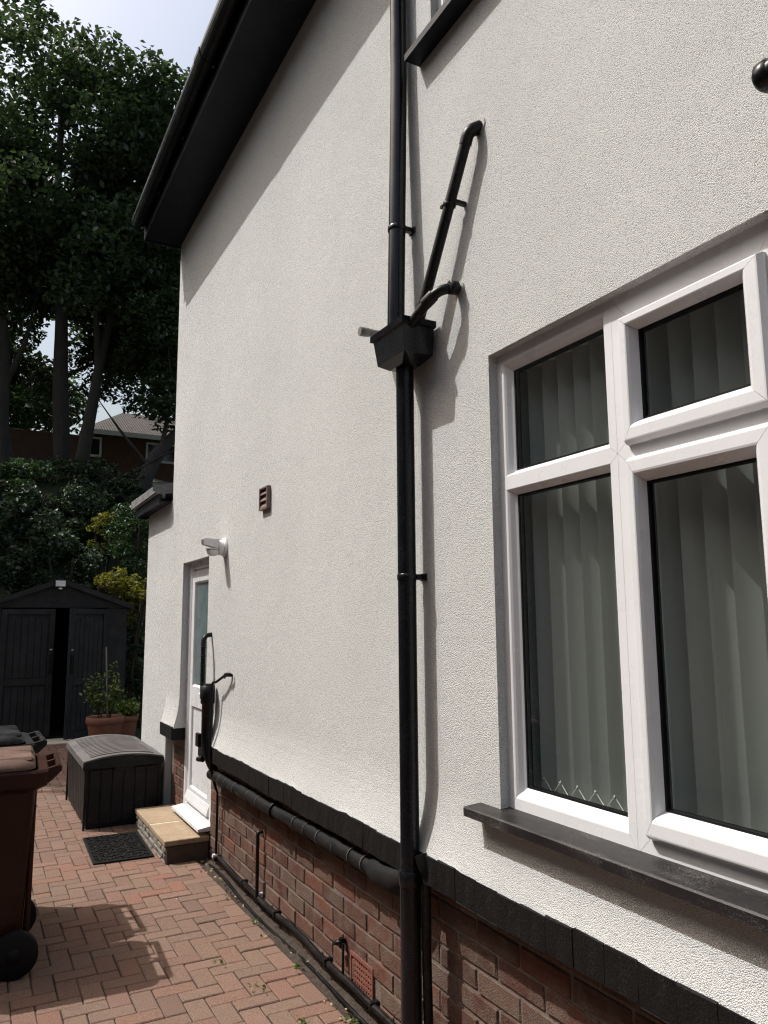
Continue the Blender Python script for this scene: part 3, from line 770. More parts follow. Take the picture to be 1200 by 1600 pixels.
tp = thing('pipe_stub', 'small black clipped pipe stub on the bricks beside the air brick', 'pipe', (BX, 3.20, .20))
MB().tube(fillet([(.02, 0, .0), (-.035, 0, .0), (-.04, .03, -.01)], .02, 5), .010, 10).build('pipe', M['blackmat'], tp)
MB().tube([(-.018, 0, -.02), (-.018, 0, .016)], .013, 10).build('valve', M['blackmat'], tp)
MB().tube([(-.02, -.02, .0), (-.022, -.02, -.14)], .006, 8).build('drop_tube', M['blackmat'], tp)
# brown vent
vt = thing('wall_vent', 'small brown louvre vent high on the render left of the downpipe', 'vent', (.008, 4.155, 2.263))
b = MB(); W2, H2 = .070, .066
b.box(-.032, .0, -W2, -W2+.016, -H2, H2, .002).box(-.032, .0, W2-.012, W2, -H2, H2, .002).box(-.032, .0, -W2+.0165, W2-.0125, H2-.012, H2, .002).box(-.032, .0, -W2+.0165, W2-.0125, -H2, -H2+.012, .002); b.build('frame', M['vent'], vt)
for k in range(3):
    z = -H2+.014+k*.037
    MB().prism([(-.030, z), (-.028, z+.003), (-.012, z+.033), (-.009, z+.033), (-.009, z)], -W2+.017, W2-.013, 'y').build('louvre', M['vent'], vt)
# security light
fl = thing('security_light', 'white outdoor wall light on a round base beside the back door', 'light', (0, 4.965, 2.055))
MB().lathe([(0, -.022), (.05, -.022), (.062, -.016), (.064, 0), (0, 0)], (0, 0, 0), 'x', 24).build('base', M['white'], fl)
b = MB(); b.lathe([(.0, -.055), (.044, -.052), (.05, -.04), (.052, -.0225)], (0, 0, -.004), 'x', 20); b.build('collar', M['white'], fl)
b = MB(); loft(b, [[(-.05, -.034, .048), (-.05, .034, .048), (-.05, .034, -.012), (-.05, -.034, -.012)], [(-.15, -.028, .052), (-.15, .028, .052), (-.15, .028, .012), (-.15, -.028, .012)]])
b.add([(-.15, -.028, .052), (-.15, .028, .052), (-.15, .028, .012), (-.15, -.028, .012)], [(0, 1, 2, 3)]); b.build('lamp_arm', M['white'], fl)
MB().box(-.156, -.151, -.02, .02, .018, .046).build('lamp_face', M['vent'], fl)
b = MB(); b.lathe([(.0, -.05), (.022, -.047), (.036, -.034), (.042, -.016), (.044, 0)], (-.082, 0, -.012), 'z', 20); b.build('sensor_dome', M['white'], fl)
for k in range(3):
    MB().lathe([(.040-.006*k, -.002), (.046-.006*k, 0), (.040-.006*k, .003)], (-.082, 0, -.022-k*.012), 'z', 20).build('sensor_slot', M['gasket'], fl)

# ------------------------------------------------------------------ doorstep, mat, storage box
ds = thing('doorstep', 'low sandstone slab step in front of the white back door', 'step', (-.1, 5.85, 0))
sz = .145
for (y0, y1, dz) in ((5.345, 5.835, 0), (5.850, 6.385, .002)):
    b = MB().box(-.150, .148, y0-5.85, y1-5.85, sz-.034+dz, sz+dz, .004); b.build('slab', M['slab'], ds)
MB().box(-.147, .146, -.014, -.001, sz-.03, sz-.001).build('slab_joint', M['pale'], ds)
MB().box(-.125, .148, -.48, .52, -.05, sz-.036).build('core', M['mortar'], ds)
def rough(b, j):
    b.v = [(x+random.uniform(-j, j), y+random.uniform(-j, j), z+random.uniform(-j*.6, j*.6)) for x, y, z in b.v]; return b
for r_ in range(3):
    y = -.495+(0 if r_ % 2 else -.0); k = 0
    while y < .52:
        L = random.uniform(.10, .19) if not (k == 0 and r_ % 2) else .07
        L = min(L, .525-y)
        if L > .02:
            b = rough(MB().box(-.146, -.120, y+.004, y+L-.004, -.02+r_*.042, .016+r_*.042, .008), .004); b.build('stone', M['stepstone'], ds)
        y += L; k += 1
rough(MB().box(-.138, .146, -.502, -.481, -.03, sz-.037, .006), .003).build('end_face', M['stepend'], ds)

mat_ = thing('door_mat', 'black rubber mat of open scrollwork lying on the pavers by the step', 'mat', (-.455, 5.90, .0))
W2, H2 = .195, .345
b = MB().box(-W2, W2, -H2, -H2+.018, .004, .014, .003).box(-W2, W2, H2-.018, H2, .004, .014, .003).box(-W2, -W2+.018, -H2+.018, H2-.018, .004, .014, .003).box(W2-.018, W2, -H2+.018, H2-.018, .004, .014, .003)
b.build('border', M['rubber'], mat_)
MB().box(-W2+.01, W2-.01, -H2+.01, H2-.01, .0035, .0055).build('base_sheet', M['rubber'], mat_)
b = MB()
for i in range(9):
    for j in range(15):
        cx = -W2+.036+(2*W2-.072)*i/8; cy = -H2+.036+(2*H2-.072)*j/14; a0 = random.uniform(0, 6.28) if True else 0
        pts = []
        for k in range(9):
            a = a0+k*.62; rr = .010+.0016*k
            pts.append((cx+rr*math.cos(a), cy+rr*math.sin(a), .009+random.uniform(-.0005, .0005)))
        b.tube(pts, .0034, 5)
b.build('scrollwork', M['rubber'], mat_)
mat_.rotation_euler = (0, 0, rad(-1.5))
bx = thing('storage_box', 'charcoal plastic garden storage box with ribbed arched grey lid', 'storage box', (-.325, 7.10, 0))
bw, bl2 = .285, .60
b = MB(); loft(b, [sec(-bw+.02, bw-.02, -bl2+.02, bl2-.02, .012), sec(-bw+.004, bw-.004, -bl2+.004, bl2-.004, .465)]); b.add(sec(-bw+.02, bw-.02, -bl2+.02, bl2-.02, .012), [(0, 1, 2, 3)]); b.build('body', M['boxp'], bx)
def panelmesh(u0, u1, face):
    b = MB(); k0, k1 = .022, .002
    if face == 'x':
        P = [(-bw+.020, u0, .03), (-bw+.020, u1, .03), (-bw+.003, u1, .445), (-bw+.003, u0, .445)]; nrm = Vector((-.009, 0, 0))
    else:
        P = [(u0, -bl2+.020, .03), (u1, -bl2+.020, .03), (u1, -bl2+.003, .445), (u0, -bl2+.003, .445)]; nrm = Vector((0, -.009, 0))
    c = sum((Vector(p) for p in P), Vector())/4
    out = [Vector(p)+nrm+((c-Vector(p)).normalized()*.006) for p in P]
    b.add(P+out, [(0, 1, 5, 4), (1, 2, 6, 5), (2, 3, 7, 6), (3, 0, 4, 7), (4, 5, 6, 7)]); return b
n = 6
for k in range(n):
    u0 = -bw+.03+(2*bw-.06)*k/n; panelmesh(u0+.004, u0+(2*bw-.06)/n-.004, 'y').build('side_panel', M['boxp'], bx)
n = 10
for k in range(n):
    u0 = -bl2+.03+(2*bl2-.06)*k/n; panelmesh(u0+.004, u0+(2*bl2-.06)/n-.004, 'x').build('side_panel', M['boxp'], bx)
for sx_ in (-1, 1):
    for sy_ in (-1, 1):
        MB().box(sx_*bw-.012 if sx_ > 0 else -bw-.004, sx_*bw+.004 if sx_ > 0 else -bw+.012, sy_*bl2-.012 if sy_ > 0 else -bl2-.004, sy_*bl2+.004 if sy_ > 0 else -bl2+.012, .0, .462).build('corner_post', M['boxp'], bx)
arch = lambda x: .508+.040*(1-(x/(bw+.02))**2)
def lidprof(off, w_):
    k = 14; top = [(-w_+2*w_*i/k, arch(-w_+2*w_*i/k)+off) for i in range(k+1)]; return top
w_ = bw+.018
pr = [(-w_, .455), ]+lidprof(0, w_)+[(w_, .455)]
MB().prism(pr, -bl2-.015, bl2+.015, 'y').build('lid', M['lid'], bx)
lid_o = bx.children[-1]
MB().prism([(-w_-.003, .452)]+[(x*1.006, z-.012) for x, z in lidprof(0, w_)]+[(w_+.003, .452)], -bl2-.019, -bl2-.0155, 'y').build('lid_edge', M['boxp'], lid_o)
for k in range(16):
    y0 = -bl2+.075+k*.067
    wi = w_-.065
    t_ = lidprof(.006, wi); u_ = lidprof(-.004, wi)
    MB().prism(t_+u_[::-1], y0, y0+.046, 'y').build('lid_slat', M['lid'], lid_o)
MB().prism([(-.09, .425), (-.06, .452), (.06, .452), (.09, .425), (.06, .415), (-.06, .415)], -bl2-.016, -bl2-.002, 'y').build('handle_recess', M['gasket'], bx)

# ------------------------------------------------------------------ wheelie bins
def rrect(x0, x1, y0, y1, z, r, n=4):
    out = []
    for cx, cy, a0 in ((x1-r, y1-r, 0), (x0+r, y1-r, 90), (x0+r, y0+r, 180), (x1-r, y0+r, 270)):
        for k in range(n+1):
            a = rad(a0+90*k/n); out.append((cx+r*math.cos(a), cy+r*math.sin(a), z))
    return out
def wheelie(label, loc, rz, mat, lidmat, H=.89, open_lid=False):
    t = thing('wheelie_bin', label, 'bin', loc, rz, 'wheelie bins by the driveway')
    hw = .255
    b = MB(); S = [rrect(-.50, -.045, -hw+.055, hw-.055, .055, .04), rrect(-.515, -.04, -hw+.05, hw-.05, .12, .05), rrect(-.56, -.015, -hw+.015, hw-.015, H-.10, .05), rrect(-.565, -.012, -hw+.012, hw-.012, H-.055, .05)]
    n = len(S[0]); vs = [p for s in S for p in s]
    b.add(vs, [(i*n+k, i*n+(k+1) % n, (i+1)*n+(k+1) % n, (i+1)*n+k) for i in range(len(S)-1) for k in range(n)], True); b.add(S[0], [tuple(range(n))])
    b.build('body', mat, t)
    b = MB(); S = [rrect(-.565, -.012, -hw+.010, hw-.010, H-.10, .05), rrect(-.60, .035, -hw-.015, hw+.015, H-.075, .06), rrect(-.605, .038, -hw-.018, hw+.018, H-.012, .06), rrect(-.595, .028, -hw-.010, hw+.010, H, .055), rrect(-.57, -.01, -hw+.012, hw-.012, H-.004, .05)]
    vs = [p for s in S for p in s]
    b.add(vs, [(i*n+k, i*n+(k+1) % n, (i+1)*n+(k+1) % n, (i+1)*n+k) for i in range(len(S)-1) for k in range(n)], False); b.build('rim', mat, t)
    b = MB(); S = [rrect(-.61, -.02, -hw-.012, hw+.012, H+.004, .06), rrect(-.61, -.02, -hw-.012, hw+.012, H+.02, .06), rrect(-.56, -.05, -hw+.04, hw-.04, H+.045, .07), rrect(-.46, -.14, -hw+.12, hw-.12, H+.055, .07)]
    vs = [p for s in S for p in s]
    b.add(vs, [(i*n+k, i*n+(k+1) % n, (i+1)*n+(k+1) % n, (i+1)*n+k) for i in range(len(S)-1) for k in range(n)], True); b.add(S[-1], [tuple(range(n))]); b.add(S[0], [tuple(range(n))])
    ld = b.build('lid', lidmat, t)
    for yy in (-.12, .12):
        MB().box(-.52, -.03, yy-.085, yy+.085, H+.030, H+.052, .012).build('lid_panel', lidmat, ld)
    b = MB(); b.tube([(.082, -.20, H-.004), (.082, .20, H-.004)], .014, 12); b.build('handle_bar', mat, t)
    for yy in (-.20, .0, .20):
        MB().prism([(.0, H-.09), (.0, H-.012), (.075, H+.008), (.094, H+.002), (.094, H-.016), (.05, H-.06)], yy-.016, yy+.016, 'y').build('handle_bracket', mat, t)
    b = MB(); b.tube([(-.07, -hw-.005, .10), (-.07, hw+.005, .10)], .011, 10); b.build('axle', M['rubber'], t)
    for s_ in (-1, 1):
        yy = s_*(hw-.005)
        wv = MB().lathe([(.03, -.024), (.088, -.024), (.1, -.014), (.1, .014), (.088, .024), (.03, .024)], (-.068, yy, .10), 'y', 28).build('wheel', M['rubber'], t)
        MB().lathe([(0, -.028), (.034, -.027), (.036, .027), (0, .028)], (-.068, yy, .10), 'y', 16).build('hub', M['rubber'], wv)
    MB().box(-.0385, -.018, -.12, .12, .30, .62, .01).build('rear_panel', mat, t)
    for yy in (-.17, .17): MB().box(-.03, -.008, yy-.014, yy+.014, .16, H-.10, .006).build('rib', mat, t)
    return t
wheelie('brown wheelie bin with dusty brown lid, nearer of the two bins', (-1.115, 4.26, 0), rad(-3), M['binbrown'], M['binlid'])
wheelie('black wheelie bin standing behind the brown bin', (-1.150, 4.86, 0), rad(1), M['binblack'], M['binblack'], H=.93)

# ------------------------------------------------------------------ shed
sh = thing('garden_shed', 'dark grey plastic garden shed with one door ajar', 'shed', (-.37, 11.8, 0))
SW, ez, az, dp_ = .92, 1.82, 2.16, 1.9
b = MB(); b.prism([(-SW, 1.80), (-SW, ez), (0, az), (SW, ez), (SW, 1.80)], -.01, .03, 'y'); b.build('gable', M['shed'], sh)
for x0, x1 in ((-SW, -.73), (.64, SW)): MB().box(x0, x1, 0, .03, 0, 1.795, .004).build('front_panel', M['shed'], sh)
MB().box(-SW, -SW+.03, .031, dp_, 0, ez-.01).build('side_wall', M['shed'], sh); MB().box(SW-.03, SW, .031, dp_, 0, ez-.01).build('side_wall', M['shed'], sh)
MB().prism([(-SW+.03, 0), (-SW+.03, ez), (0, az-.01), (SW-.03, ez), (SW-.03, 0)], dp_-.03, dp_, 'y').build('back_wall', M['shed'], sh)
MB().box(-SW, SW, -.01, dp_, -.03, .035).build('floor', M['shed'], sh)
for s_ in (-1, 1):
    rp = MB().prism([(0, az+.005), (0, az+.045), (s_*(SW+.07), ez+.015), (s_*(SW+.07), ez-.035)], -.07, dp_+.06, 'y').build('roof_panel', M['shedroof'], sh)
    MB().prism([(0, az-.02), (0, az+.052), (s_*(SW+.075), ez+.02), (s_*(SW+.075), ez-.045)], -.085, -.071, 'y').build('barge_board', M['shed'], rp)
def shed_door(hx, ang, sgn):
    e = bpy.data.objects.new('door', None); C.objects.link(e); e.parent = sh; e.location = (hx, -.012, .04); e.rotation_euler = (0, 0, ang); e.empty_display_size = .1
    wd = .68
    X = lambda a, b_: (min(a*sgn, b_*sgn), max(a*sgn, b_*sgn))
    n = 6
    MB().box(*X(.0, wd), .004, .02, 0, 1.74).build('door_back', M['shed'], e)
    for k in range(n):
        a0 = .085+(wd-.17)*k/n
        MB().box(*X(a0+.003, a0+(wd-.17)/n-.003), -.012, .0035, .80, 1.56+.07*math.sin(math.pi*(k+.5)/n), .003).build('plank', M['shed'], e)
        MB().box(*X(a0+.003, a0+(wd-.17)/n-.003), -.012, .0035, .09, .69, .003).build('plank', M['shed'], e)
    for a, c, z0, z1 in ((0, .075, .0, 1.74), (wd-.075, wd, 0, 1.74), (.0755, wd-.0755, 0, .075), (.0755, wd-.0755, .70, .79), (.0755, wd-.0755, 1.665, 1.74)):
        MB().box(*X(a, c), -.022, .0035, z0, z1, .004).build('door_rail', M['shed'], e)
    MB().box(*X(wd-.055, wd-.02), -.045, -.0225, .86, 1.12, .006).build('door_handle', M['gasket'], e)
    MB().box(*X(wd-.055, wd-.02), -.030, -.0225, 1.17, 1.19, .002).build('latch', M['metal'], e)
    return e
shed_door(-.73, 0, 1); shed_door(.64, rad(38), -1)
sl_ = thing('security_light', 'small square white light fixed to the shed apex', 'light', (-.385, 11.70, 2.09))
MB().box(-.072, .072, -.03, .008, -.005, .090, .006).build('lamp_housing', M['gasket'], sl_); MB().box(-.064, .064, -.034, -.0305, .004, .084, .001).build('lamp_face', M['white'], sl_)
MB().lathe([(0, -.02), (.02, -.014), (.026, 0), (.02, .006)], (0, -.03, -.022), 'z', 14).build('sensor', M['white'], sl_)
MB().box(-.2, .22, 11.25-11.8, 11.70-11.8, -.005, .02, .006).build('threshold_slab', M['pale'], sh)

# ------------------------------------------------------------------ foliage
def leaf_mesh(name, cen, size, mat, parent=None, flat=.35, asp=.62):
    N = len(cen)
    d = rng.normal(size=(N, 3)); d[:, 2] = d[:, 2]*.6-.25; d /= np.linalg.norm(d, axis=1)[:, None]
    up_ = rng.normal(size=(N, 3))*flat+np.array([0, 0, 1.0]); s = np.cross(d, up_); s /= (np.linalg.norm(s, axis=1)[:, None]+1e-9)
    nrm = np.cross(s, d)
    L = size*rng.uniform(.65, 1.25, N); L = L[:, None]
    v = np.empty((N, 4, 3))
    v[:, 0] = cen-d*L*.5; v[:, 2] = cen+d*L*.5
    v[:, 1] = cen+s*L*asp*.5+nrm*L*.12-d*L*.05; v[:, 3] = cen-s*L*asp*.5+nrm*L*.12-d*L*.05
    me = bpy.data.meshes.new(name); me.vertices.add(N*4); me.vertices.foreach_set('co', v.reshape(-1).astype(np.float32))
    f = np.empty((N, 2, 3), np.int32); b0 = np.arange(N)*4
    f[:, 0] = np.stack([b0, b0+1, b0+2], 1); f[:, 1] = np.stack([b0, b0+2, b0+3], 1)
    me.loops.add(N*6); me.loops.foreach_set('vertex_index', f.reshape(-1))
    me.polygons.add(N*2); me.polygons.foreach_set('loop_start', np.arange(N*2, dtype=np.int32)*3)
    me.update(calc_edges=True); me.validate()
    return link(name, me, mat, parent)
def clump_points(clumps, per):
    out = []
    for (c, r) in clumps:
        k = int(per*(r/1.0)**2)
        p = rng.normal(size=(k, 3)); p /= np.linalg.norm(p, axis=1)[:, None]
        rr = rng.uniform(.25, 1.0, k)**.55
        q = p*rr[:, None]*r*np.array([1, 1, .72])
        out.append(np.array(c)+q)
    return np.concatenate(out)
def tree(name, label, base, trunk, limbs, clumps, leaf=.175, per=560, mat='leaf', r0=.2, group='tall trees on the bank'):
    t = thing(name, label, 'tree', base, 0, group)
    bz = Vector(base)
    pts = [Vector(p)-bz for p in trunk]
    k = len(pts); MB().tube(fillet(pts, .8, 4), [r0*(1-.6*i/(len(fillet(pts, .8, 4))-1)) for i in range(len(fillet(pts, .8, 4)))], 12).build('trunk', M['bark'], t)
    for (a, mid, c, r) in limbs:
        p = fillet([Vector(a)-bz, Vector(mid)-bz, Vector(c)-bz], .7, 4); m_ = len(p)
        MB().tube(p, [r*(1-.75*i/(m_-1)) for i in range(m_)], 8).build('limb', M['bark'], t)
    cl = [((c[0]-base[0], c[1]-base[1], c[2]-base[2]), r) for c, r in clumps]
    leaf_mesh('crown', clump_points(cl, per), leaf, M[mat], t)
    return t
def fill(xr, yr, zr, n, rr, top=None):
    out = []
    while len(out) < n:
        x, y, z = random.uniform(*xr), random.uniform(*yr), random.uniform(*zr)
        if top and z > top(x): continue
        out.append(((x, y, z), random.uniform(*rr)))
    return out
def outline(xs, zs):
    return lambda x: float(np.interp(x, xs, zs))
top1 = outline([-3, -1.8, -1.2, -.9, -.2, .5, 1.0, 1.6, 2.3, 2.9, 4, 6], [18.5, 17.4, 17.2, 16.2, 16.9, 16.4, 15.7, 15.5, 14.9, 14.4, 13.5, 12])
# left tree
cl = fill((-5.0, -.2), (18.6, 23.5), (8.9, 18.0), 52, (.75, 1.3), top1)+[((-.75, 20, 16.9), .6), ((-1.35, 20.3, 16.9), .7)]
tree('sycamore_tree', 'leaning dark trunked tree at the left edge above the shed', (-1.0, 20.2, 5.25), [(-.85, 20.2, 5.0), (-1.15, 20.2, 6.4), (-1.1, 20.3, 8.0), (-1.5, 20.4, 11), (-1.9, 20.6, 14.5)],
     [((-1.1, 20.3, 7.4), (-.7, 20.1, 8.4), (-.5, 20, 10), .09), ((-1.4, 20.4, 10), (-2.6, 20.3, 11.5), (-3.8, 20.4, 13), .09), ((-1.3, 20.4, 9.5), (-.6, 20.8, 12), (-.5, 21, 15.5), .1)], cl, r0=.18)
# middle tree with the thick straight trunk
cl = fill((-1.6, 2.6), (18.0, 22.0), (9.2, 16.8), 58, (.7, 1.2), top1)+[((.3, 19.6, 16.2), .6), ((.9, 19.8, 15.6), .6)]
tree('sycamore_tree', 'tall tree with the thickest straight trunk on the bank', (.25, 19.8, 5.25), [(.28, 19.8, 4.9), (.1, 19.8, 7.5), (.05, 19.8, 9.4), (-.2, 19.9, 12), (-.2, 20, 15)],
     [((.0, 19.8, 9.6), (.9, 19.7, 11.5), (1.7, 19.8, 14), .11), ((-.05, 19.8, 10.5), (-.9, 19.7, 12), (-1.3, 19.8, 14.2), .1), ((-.1, 19.85, 11.5), (.3, 19.5, 13.5), (.5, 19.3, 15.6), .08)], cl, r0=.20)
# right tree
cl = fill((.6, 5.2), (17.8, 22.5), (8.9, 15.0), 56, (.7, 1.2), top1)+[((2.4, 19.3, 14.6), .55), ((1.7, 19.4, 15.2), .6)]
tree('sycamore_tree', 'forked tree leaning right in front of the far brick house', (.62, 19.2, 5.2), [(.58, 19.2, 4.8), (.66, 19.2, 5.8), (.80, 19.2, 6.8), (.95, 19.2, 8.2), (1.3, 19.3, 9.9), (1.7, 19.5, 13)],
     [((.9, 19.2, 7.7), (.75, 19.1, 9.3), (.6, 19.0, 12), .09), ((1.3, 19.25, 9.2), (2.6, 19.2, 10), (3.9, 19.3, 11.5), .09), ((1.6, 19.3, 10.4), (2.4, 19.2, 12), (2.5, 19.2, 14.2), .08)], cl+fill((.9, 2.6), (20.5, 23), (8.2, 9.8), 12, (.45, .7)), r0=.17)
# low sweeping tree beside the house corner
cl = fill((2.2, 4.6), (16.8, 19.5), (7.4, 9.4), 15, (.45, .75))+fill((1.5, 3.4), (17.5, 19), (8.1, 9.8), 12, (.4, .65))+fill((1.45, 3.8), (17.6, 19.5), (6.9, 8.6), 32, (.36, .55))+fill((1.75, 3.2), (17.4, 18.8), (6.35, 7.1), 16, (.28, .42))+fill((1.0, 1.9), (19.8, 21.5), (7.6, 8.6), 8, (.35, .5))+fill((-.9, 1.2), (20.5, 22.5), (7.3, 9.3), 9, (.4, .6))
tree('sycamore_tree', 'low tree with a branch sweeping up behind the house corner', (2.1, 17.9, 4.7), [(1.75, 17.9, 4.6), (2.05, 17.9, 5.4), (2.75, 18, 6.3), (4.2, 18.2, 7.4)],
     [((2.2, 17.9, 5.6), (2.4, 17.8, 7.0), (2.2, 17.8, 8.6), .06), ((1.9, 17.9, 5.2), (1.2, 17.6, 5.9), (.75, 17.6, 6.5), .045), ((1.6, 17.9, 5.0), (2.3, 17.6, 5.5), (3.0, 17.6, 5.7), .03)], cl, r0=.19, leaf=.13, per=900)
# far belt of trees closing the view
cl = fill((-7, 9), (25.5, 29.5), (11.8, 15.0), 40, (1.1, 1.7))+fill((-7, 1.0), (25.5, 29.5), (8.6, 11), 30, (1.0, 1.5))+fill((2.6, 9), (24, 28), (10.0, 11.8), 26, (.8, 1.2))
tree('beech_tree', 'broad dark tree filling the gap far behind the trunks', (-1.2, 27, 6.3), [(-1.2, 27, 6.0), (-1.0, 27, 9), (-.8, 27.2, 12)], [((-1, 27, 8.5), (1, 27, 10), (4, 27.4, 12), .12), ((-1, 27, 8.8), (-3, 27, 10), (-5, 27.4, 12), .12)], cl, leaf=.26, per=330, r0=.25, group=None)
cl = fill((-7, -.1), (23.6, 25.5), (6.6, 9.0), 20, (.7, 1.1))
tree('hawthorn_tree', 'bushy low tree between the trunks above the brown wall', (-1.5, 24.4, 6.0), [(-1.5, 24.4, 5.8), (-1.4, 24.4, 7.5), (-1.2, 24.4, 9)], [((-1.4, 24.4, 7), (-.8, 24.2, 8), (-.3, 24.2, 8.6), .06)], cl, leaf=.16, per=420, r0=.14, mat='leafmid', group=None)
# tree beyond the left edge whose crown shades the shed and the far end of the drive
cl = fill((-9.0, -4.1), (12.2, 18.0), (5.6, 11.5), 60, (.8, 1.25))
tree('shade_tree', 'spreading tree out of view left of the shed that shades it', (-5.4, 14.2, 1.0), [(-5.4, 14.2, .2), (-5.3, 14.2, 4), (-5.4, 14.3, 8), (-5.3, 14.3, 10.5)],
     [((-5.3, 14.2, 4.5), (-4.2, 13.4, 6.5), (-3.4, 12.6, 8), .12), ((-5.3, 14.2, 5), (-6.5, 14.5, 7), (-7.6, 14.6, 8.5), .12)], cl, leaf=.2, per=420, r0=.26, group=None)
# shrubs on the bank
def shrub(name, label, c, r, n, leaf, mat, stems=4, group='shrubs on the bank'):
    gz = ground_z(c[0], c[1]); t = thing(name, label, 'shrub', (c[0], c[1], gz), 0, group)
    b = MB(); ends = []
    for k in range(stems):
        a = 6.28*k/stems+random.random(); e = Vector((math.cos(a)*r[0]*.55, math.sin(a)*r[1]*.55, c[2]-gz+random.uniform(-.1, .5)*r[2])); ends.append(e)
        b.tube(fillet([(0, 0, -.1), (e.x*.4, e.y*.4, e.z*.6), e], .3, 4), [.035*(1-.7*i/6) for i in range(7)] if False else .022, 6)
    b.build('stem', M['twig'], t)
    cl = []
    for k in range(n):
        p = rng.normal(size=3); p /= np.linalg.norm(p); f = rng.uniform(.35, .95)
        cl.append(((p[0]*r[0]*f, p[1]*r[1]*f, c[2]-gz+p[2]*r[2]*f), random.uniform(.22, .42)*min(r)/.9))
    leaf_mesh('foliage', clump_points(cl, 2300 if leaf > .08 else 4200), leaf, M[mat], t, .6); return t
S = [
 ('rhododendron_shrub', 'large dark leathery shrub at the left edge above the shed roof', (-1.3, 14.6, 2.7), (1.0, .8, 1.1), 24, .11, 'leafdark'),
 ('rhododendron_shrub', 'dark rounded shrub directly above the shed light', (-.1, 14.4, 2.5), (.9, .8, 1.0), 24, .10, 'leafdark'),
 ('laurel_shrub', 'pale tipped shrub growing at the upper left under the leaning trunk', (-1.1, 17.0, 4.3), (1.0, .8, .95), 22, .10, 'leafmid'),
 ('laurel_shrub', 'dark shrub below the thickest tree trunk', (.2, 16.4, 3.7), (1.0, .8, .9), 24, .10, 'leafdark'),
 ('laurel_shrub', 'dark green shrub under the far brick house', (1.5, 16.8, 4.1), (1.1, .8, .75), 24, .10, 'leafdark'),
 ('laurel_shrub', 'dark green shrub beside the extension roof edge', (2.3, 15.6, 3.6), (1.0, .8, .95), 24, .09, 'leafdark'),
 ('conifer_shrub', 'soft green feathery shrub left of the extension roof', (1.15, 14.8, 3.1), (.75, .7, .95), 24, .06, 'leafmid'),
 ('golden_shrub', 'narrow golden leaved shrub halfway up the bank', (.62, 15.0, 3.25), (.30, .3, .55), 12, .065, 'leafyel'),
 ('golden_shrub', 'bright yellow leaved shrub right of the shed roof', (.80, 13.1, 2.05), (.50, .45, .72), 28, .07, 'leafyel'),
 ('box_shrub', 'green shrub low between the shed and the white extension', (1.05, 13.3, .85), (.55, .5, .85), 20, .07, 'leafdark'),
 ('laurel_shrub', 'shrub in deep shade behind the left of the shed', (-2.3, 14.5, 2.2), (1.0, .8, 1.2), 20, .11, 'leafdark'),
 ('laurel_shrub', 'shrub in the hollow behind the shed ridge', (.45, 14.4, 1.7), (.8, .6, .9), 20, .10, 'leafdark'),
 ('ivy_shrub', 'ivy clad shrub beneath the forked trunk', (1.0, 18.1, 4.9), (1.0, .6, .6), 18, .09, 'leafdark'),
 ('ivy_shrub', 'ivy mound beneath the far wall at left', (-.2, 18.4, 5.0), (1.1, .6, .55), 18, .09, 'leafdark'),
 ('ivy_shrub', 'ivy mound between the two straight trunks', (.55, 17.3, 4.35), (1.0, .6, .6), 20, .09, 'leafdark'),
 ('ivy_shrub', 'ivy mound under the leaning left trunk', (-.6, 16.2, 3.7), (.9, .6, .7), 20, .09, 'leafdark'),
]
for s in S: shrub(*s)

# far brick house and brown garden wall
fh = thing('brick_house', 'brown brick house with white windows seen far through the trees', 'house', (5, 34, 6.0))
FP = Matrix.Translation((-5, -34, -6.0))
def fb(mb, n, m, par=None):
    o = mb.build(n, m, par or fh)
    if par is None: o.matrix_parent_inverse = FP
    return o
fb(MB().box(2.15, 12, 32, 39, 5.5, 9.2), 'wall', M['fbrick'])
b = MB(); b.add([(1.9, 31.6, 9.24), (12.4, 31.6, 9.24), (12.4, 39.4, 9.24), (1.9, 39.4, 9.24), (4.0, 35.5, 11.1), (12.4, 35.5, 11.1)], [(0, 1, 5, 4), (1, 2, 5), (2, 3, 4, 5), (3, 0, 4), (0, 3, 2, 1)])
rf = fb(b, 'roof', M['ftile']); fb(MB().box(1.88, 12.4, 31.56, 31.6, 9.08, 9.27), 'fascia', M['upvc'])
for x0, x1, z0, z1 in ((2.22, 2.72, 8.22, 9.03), (4.45, 5.75, 8.2, 9.03), (6.5, 7.6, 8.2, 9.03)):
    wv = fb(MB().box(x0, x0+.08, 31.94, 31.995, z0, z1).box(x1-.08, x1, 31.94, 31.995, z0, z1).box(x0+.08, x1-.08, 31.94, 31.995, z0, z0+.09).box(x0+.08, x1-.08, 31.94, 31.995, z1-.08, z1), 'window', M['upvc'])
    if x1-x0 > .9: MB().box((x0+x1)/2-.04, (x0+x1)/2+.04, 31.945, 31.99, z0+.09, z1-.08).build('mullion', M['upvc'], wv).matrix_parent_inverse = Matrix()
    MB().box(x0+.06, x1-.06, 31.97, 31.993, z0+.06, z1-.06).build('pane', M['fglass'], wv)
gw = tag(MB().box(-6, 1.0, 23.0, 23.2, 5.2, 6.95, .02).build('garden_wall', M['fbrick']), 'brown brick garden wall behind the tree trunks', 'wall')
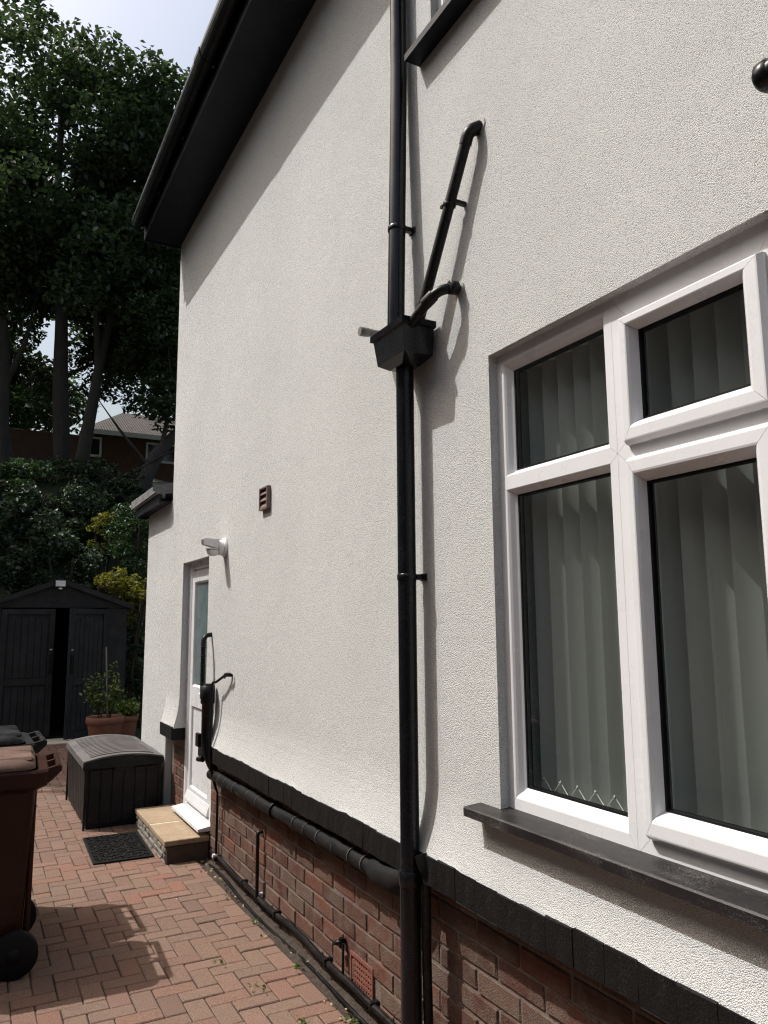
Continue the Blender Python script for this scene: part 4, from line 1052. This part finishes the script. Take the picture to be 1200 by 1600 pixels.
# ------------------------------------------------------------------ potted plants
def pot(name, label, loc, r, h, seed, hh, n, cane):
    t = thing(name, label, 'plant pot', loc, 0, 'terracotta pots near the shed')
    MB().lathe([(0, 0), (r*.68, 0), (r*.70, .01), (r*.90, h*.78), (r*.92, h*.80), (r*.98, h*.82), (r, h*.90), (r*.99, h*.99), (r*.95, h), (r*.90, h*.985), (r*.88, h*.9)], (0, 0, 0), 'z', 28).build('pot', M['terracotta'], t)
    MB().lathe([(0, h*.90), (r*.88, h*.90)], (0, 0, 0), 'z', 24).build('soil', M['soil'], t)
    b = MB(); P = []
    for k in range(n):
        a = random.uniform(0, 6.28); q = random.uniform(.2, 1.0); e = Vector((math.cos(a)*r*1.25*q, math.sin(a)*r*1.0*q, h+hh*random.uniform(.35, 1.0)*(1.1-.45*q)))
        s0 = Vector((math.cos(a)*r*.3, math.sin(a)*r*.3, h*.9)); b.tube(fillet([s0, s0*.4+e*.6+Vector((0, 0, .05)), e], .1, 3), .005, 5)
        for f in np.linspace(.45, 1.0, 7):
            c = s0.lerp(e, float(f)); P.append(np.array(c)+rng.normal(size=(7, 3))*.035)
    b.build('stem', M['twig'], t); leaf_mesh('foliage', np.concatenate(P), .055, M['leafpot'], t, .7)
    if cane: MB().tube([(.03, 0, h*.8), (-.02, 0, h+.85)], .009, 8).build('cane', M['cane'], t)
    return t
pot('potted_plant', 'wide terracotta pot with a leafy plant and a tall cane', (.08, 10.3, 0), .225, .43, 1, .70, 11, True)
pot('potted_plant', 'smaller terracotta pot tucked behind the wide pot', (.40, 10.75, 0), .17, .38, 2, .22, 12, False)
tag(MB().tube([(-.5, 13.0, .2), (.36, 13.1, 2.14)], .02, 8).build('wooden_stake', M['cane']), 'thin grey stake leaning out of the shrubs above the shed', 'stake') if False else None

# ------------------------------------------------------------------ neighbour across the drive (seen only in reflections)
nb = thing('neighbouring_house', 'dull rendered neighbouring house wall across the driveway, reflected in the glass', 'house', (-6, 4, 0))
NP = Matrix.Translation((6, -4, 0))
def nbb(mb, n, m): o = mb.build(n, m, nb); o.matrix_parent_inverse = NP; return o
nbb(MB().box(-9, -4.9, -6, 9.0, -.2, 5.5), 'wall', M['nrender'])
nbb(MB().prism([(-4.6, 5.45), (-7, 6.9), (-9.4, 5.45)], -6.2, 9.2, 'y'), 'roof', M['ftile'])
nbb(MB().box(-4.9, -4.87, 5.2, 6.1, 0, 2.05), 'door', M['nrender'])

# ------------------------------------------------------------------ weeds and specks
P = []
for (x, y, k) in ((-.03, 2.72, 26), (-.05, 2.95, 14), (-.04, 3.5, 10), (-.05, 4.1, 10), (-.28, 3.4, 8), (-.45, 2.9, 8), (-.36, 3.75, 6), (-.04, 4.55, 10), (-.2, 3.05, 8)):
    P.append(np.array([x, y, .008])+rng.normal(size=(k, 3))*np.array([.018, .03, .005]))
o = leaf_mesh('weeds', np.concatenate(P), .022, M['leafpot'], None, .5); tag(o, 'tiny green weeds in the paving joints along the wall', 'weeds', None, 'stuff')
P = rng.uniform(size=(70, 3))*np.array([.09, 3.4, .008])+np.array([-.08, 2.5, .004])
o = leaf_mesh('leaf_litter', P, .02, M['litter'], None, .8); tag(o, 'scattered dry leaf litter along the foot of the brick base', 'litter', None, 'stuff')
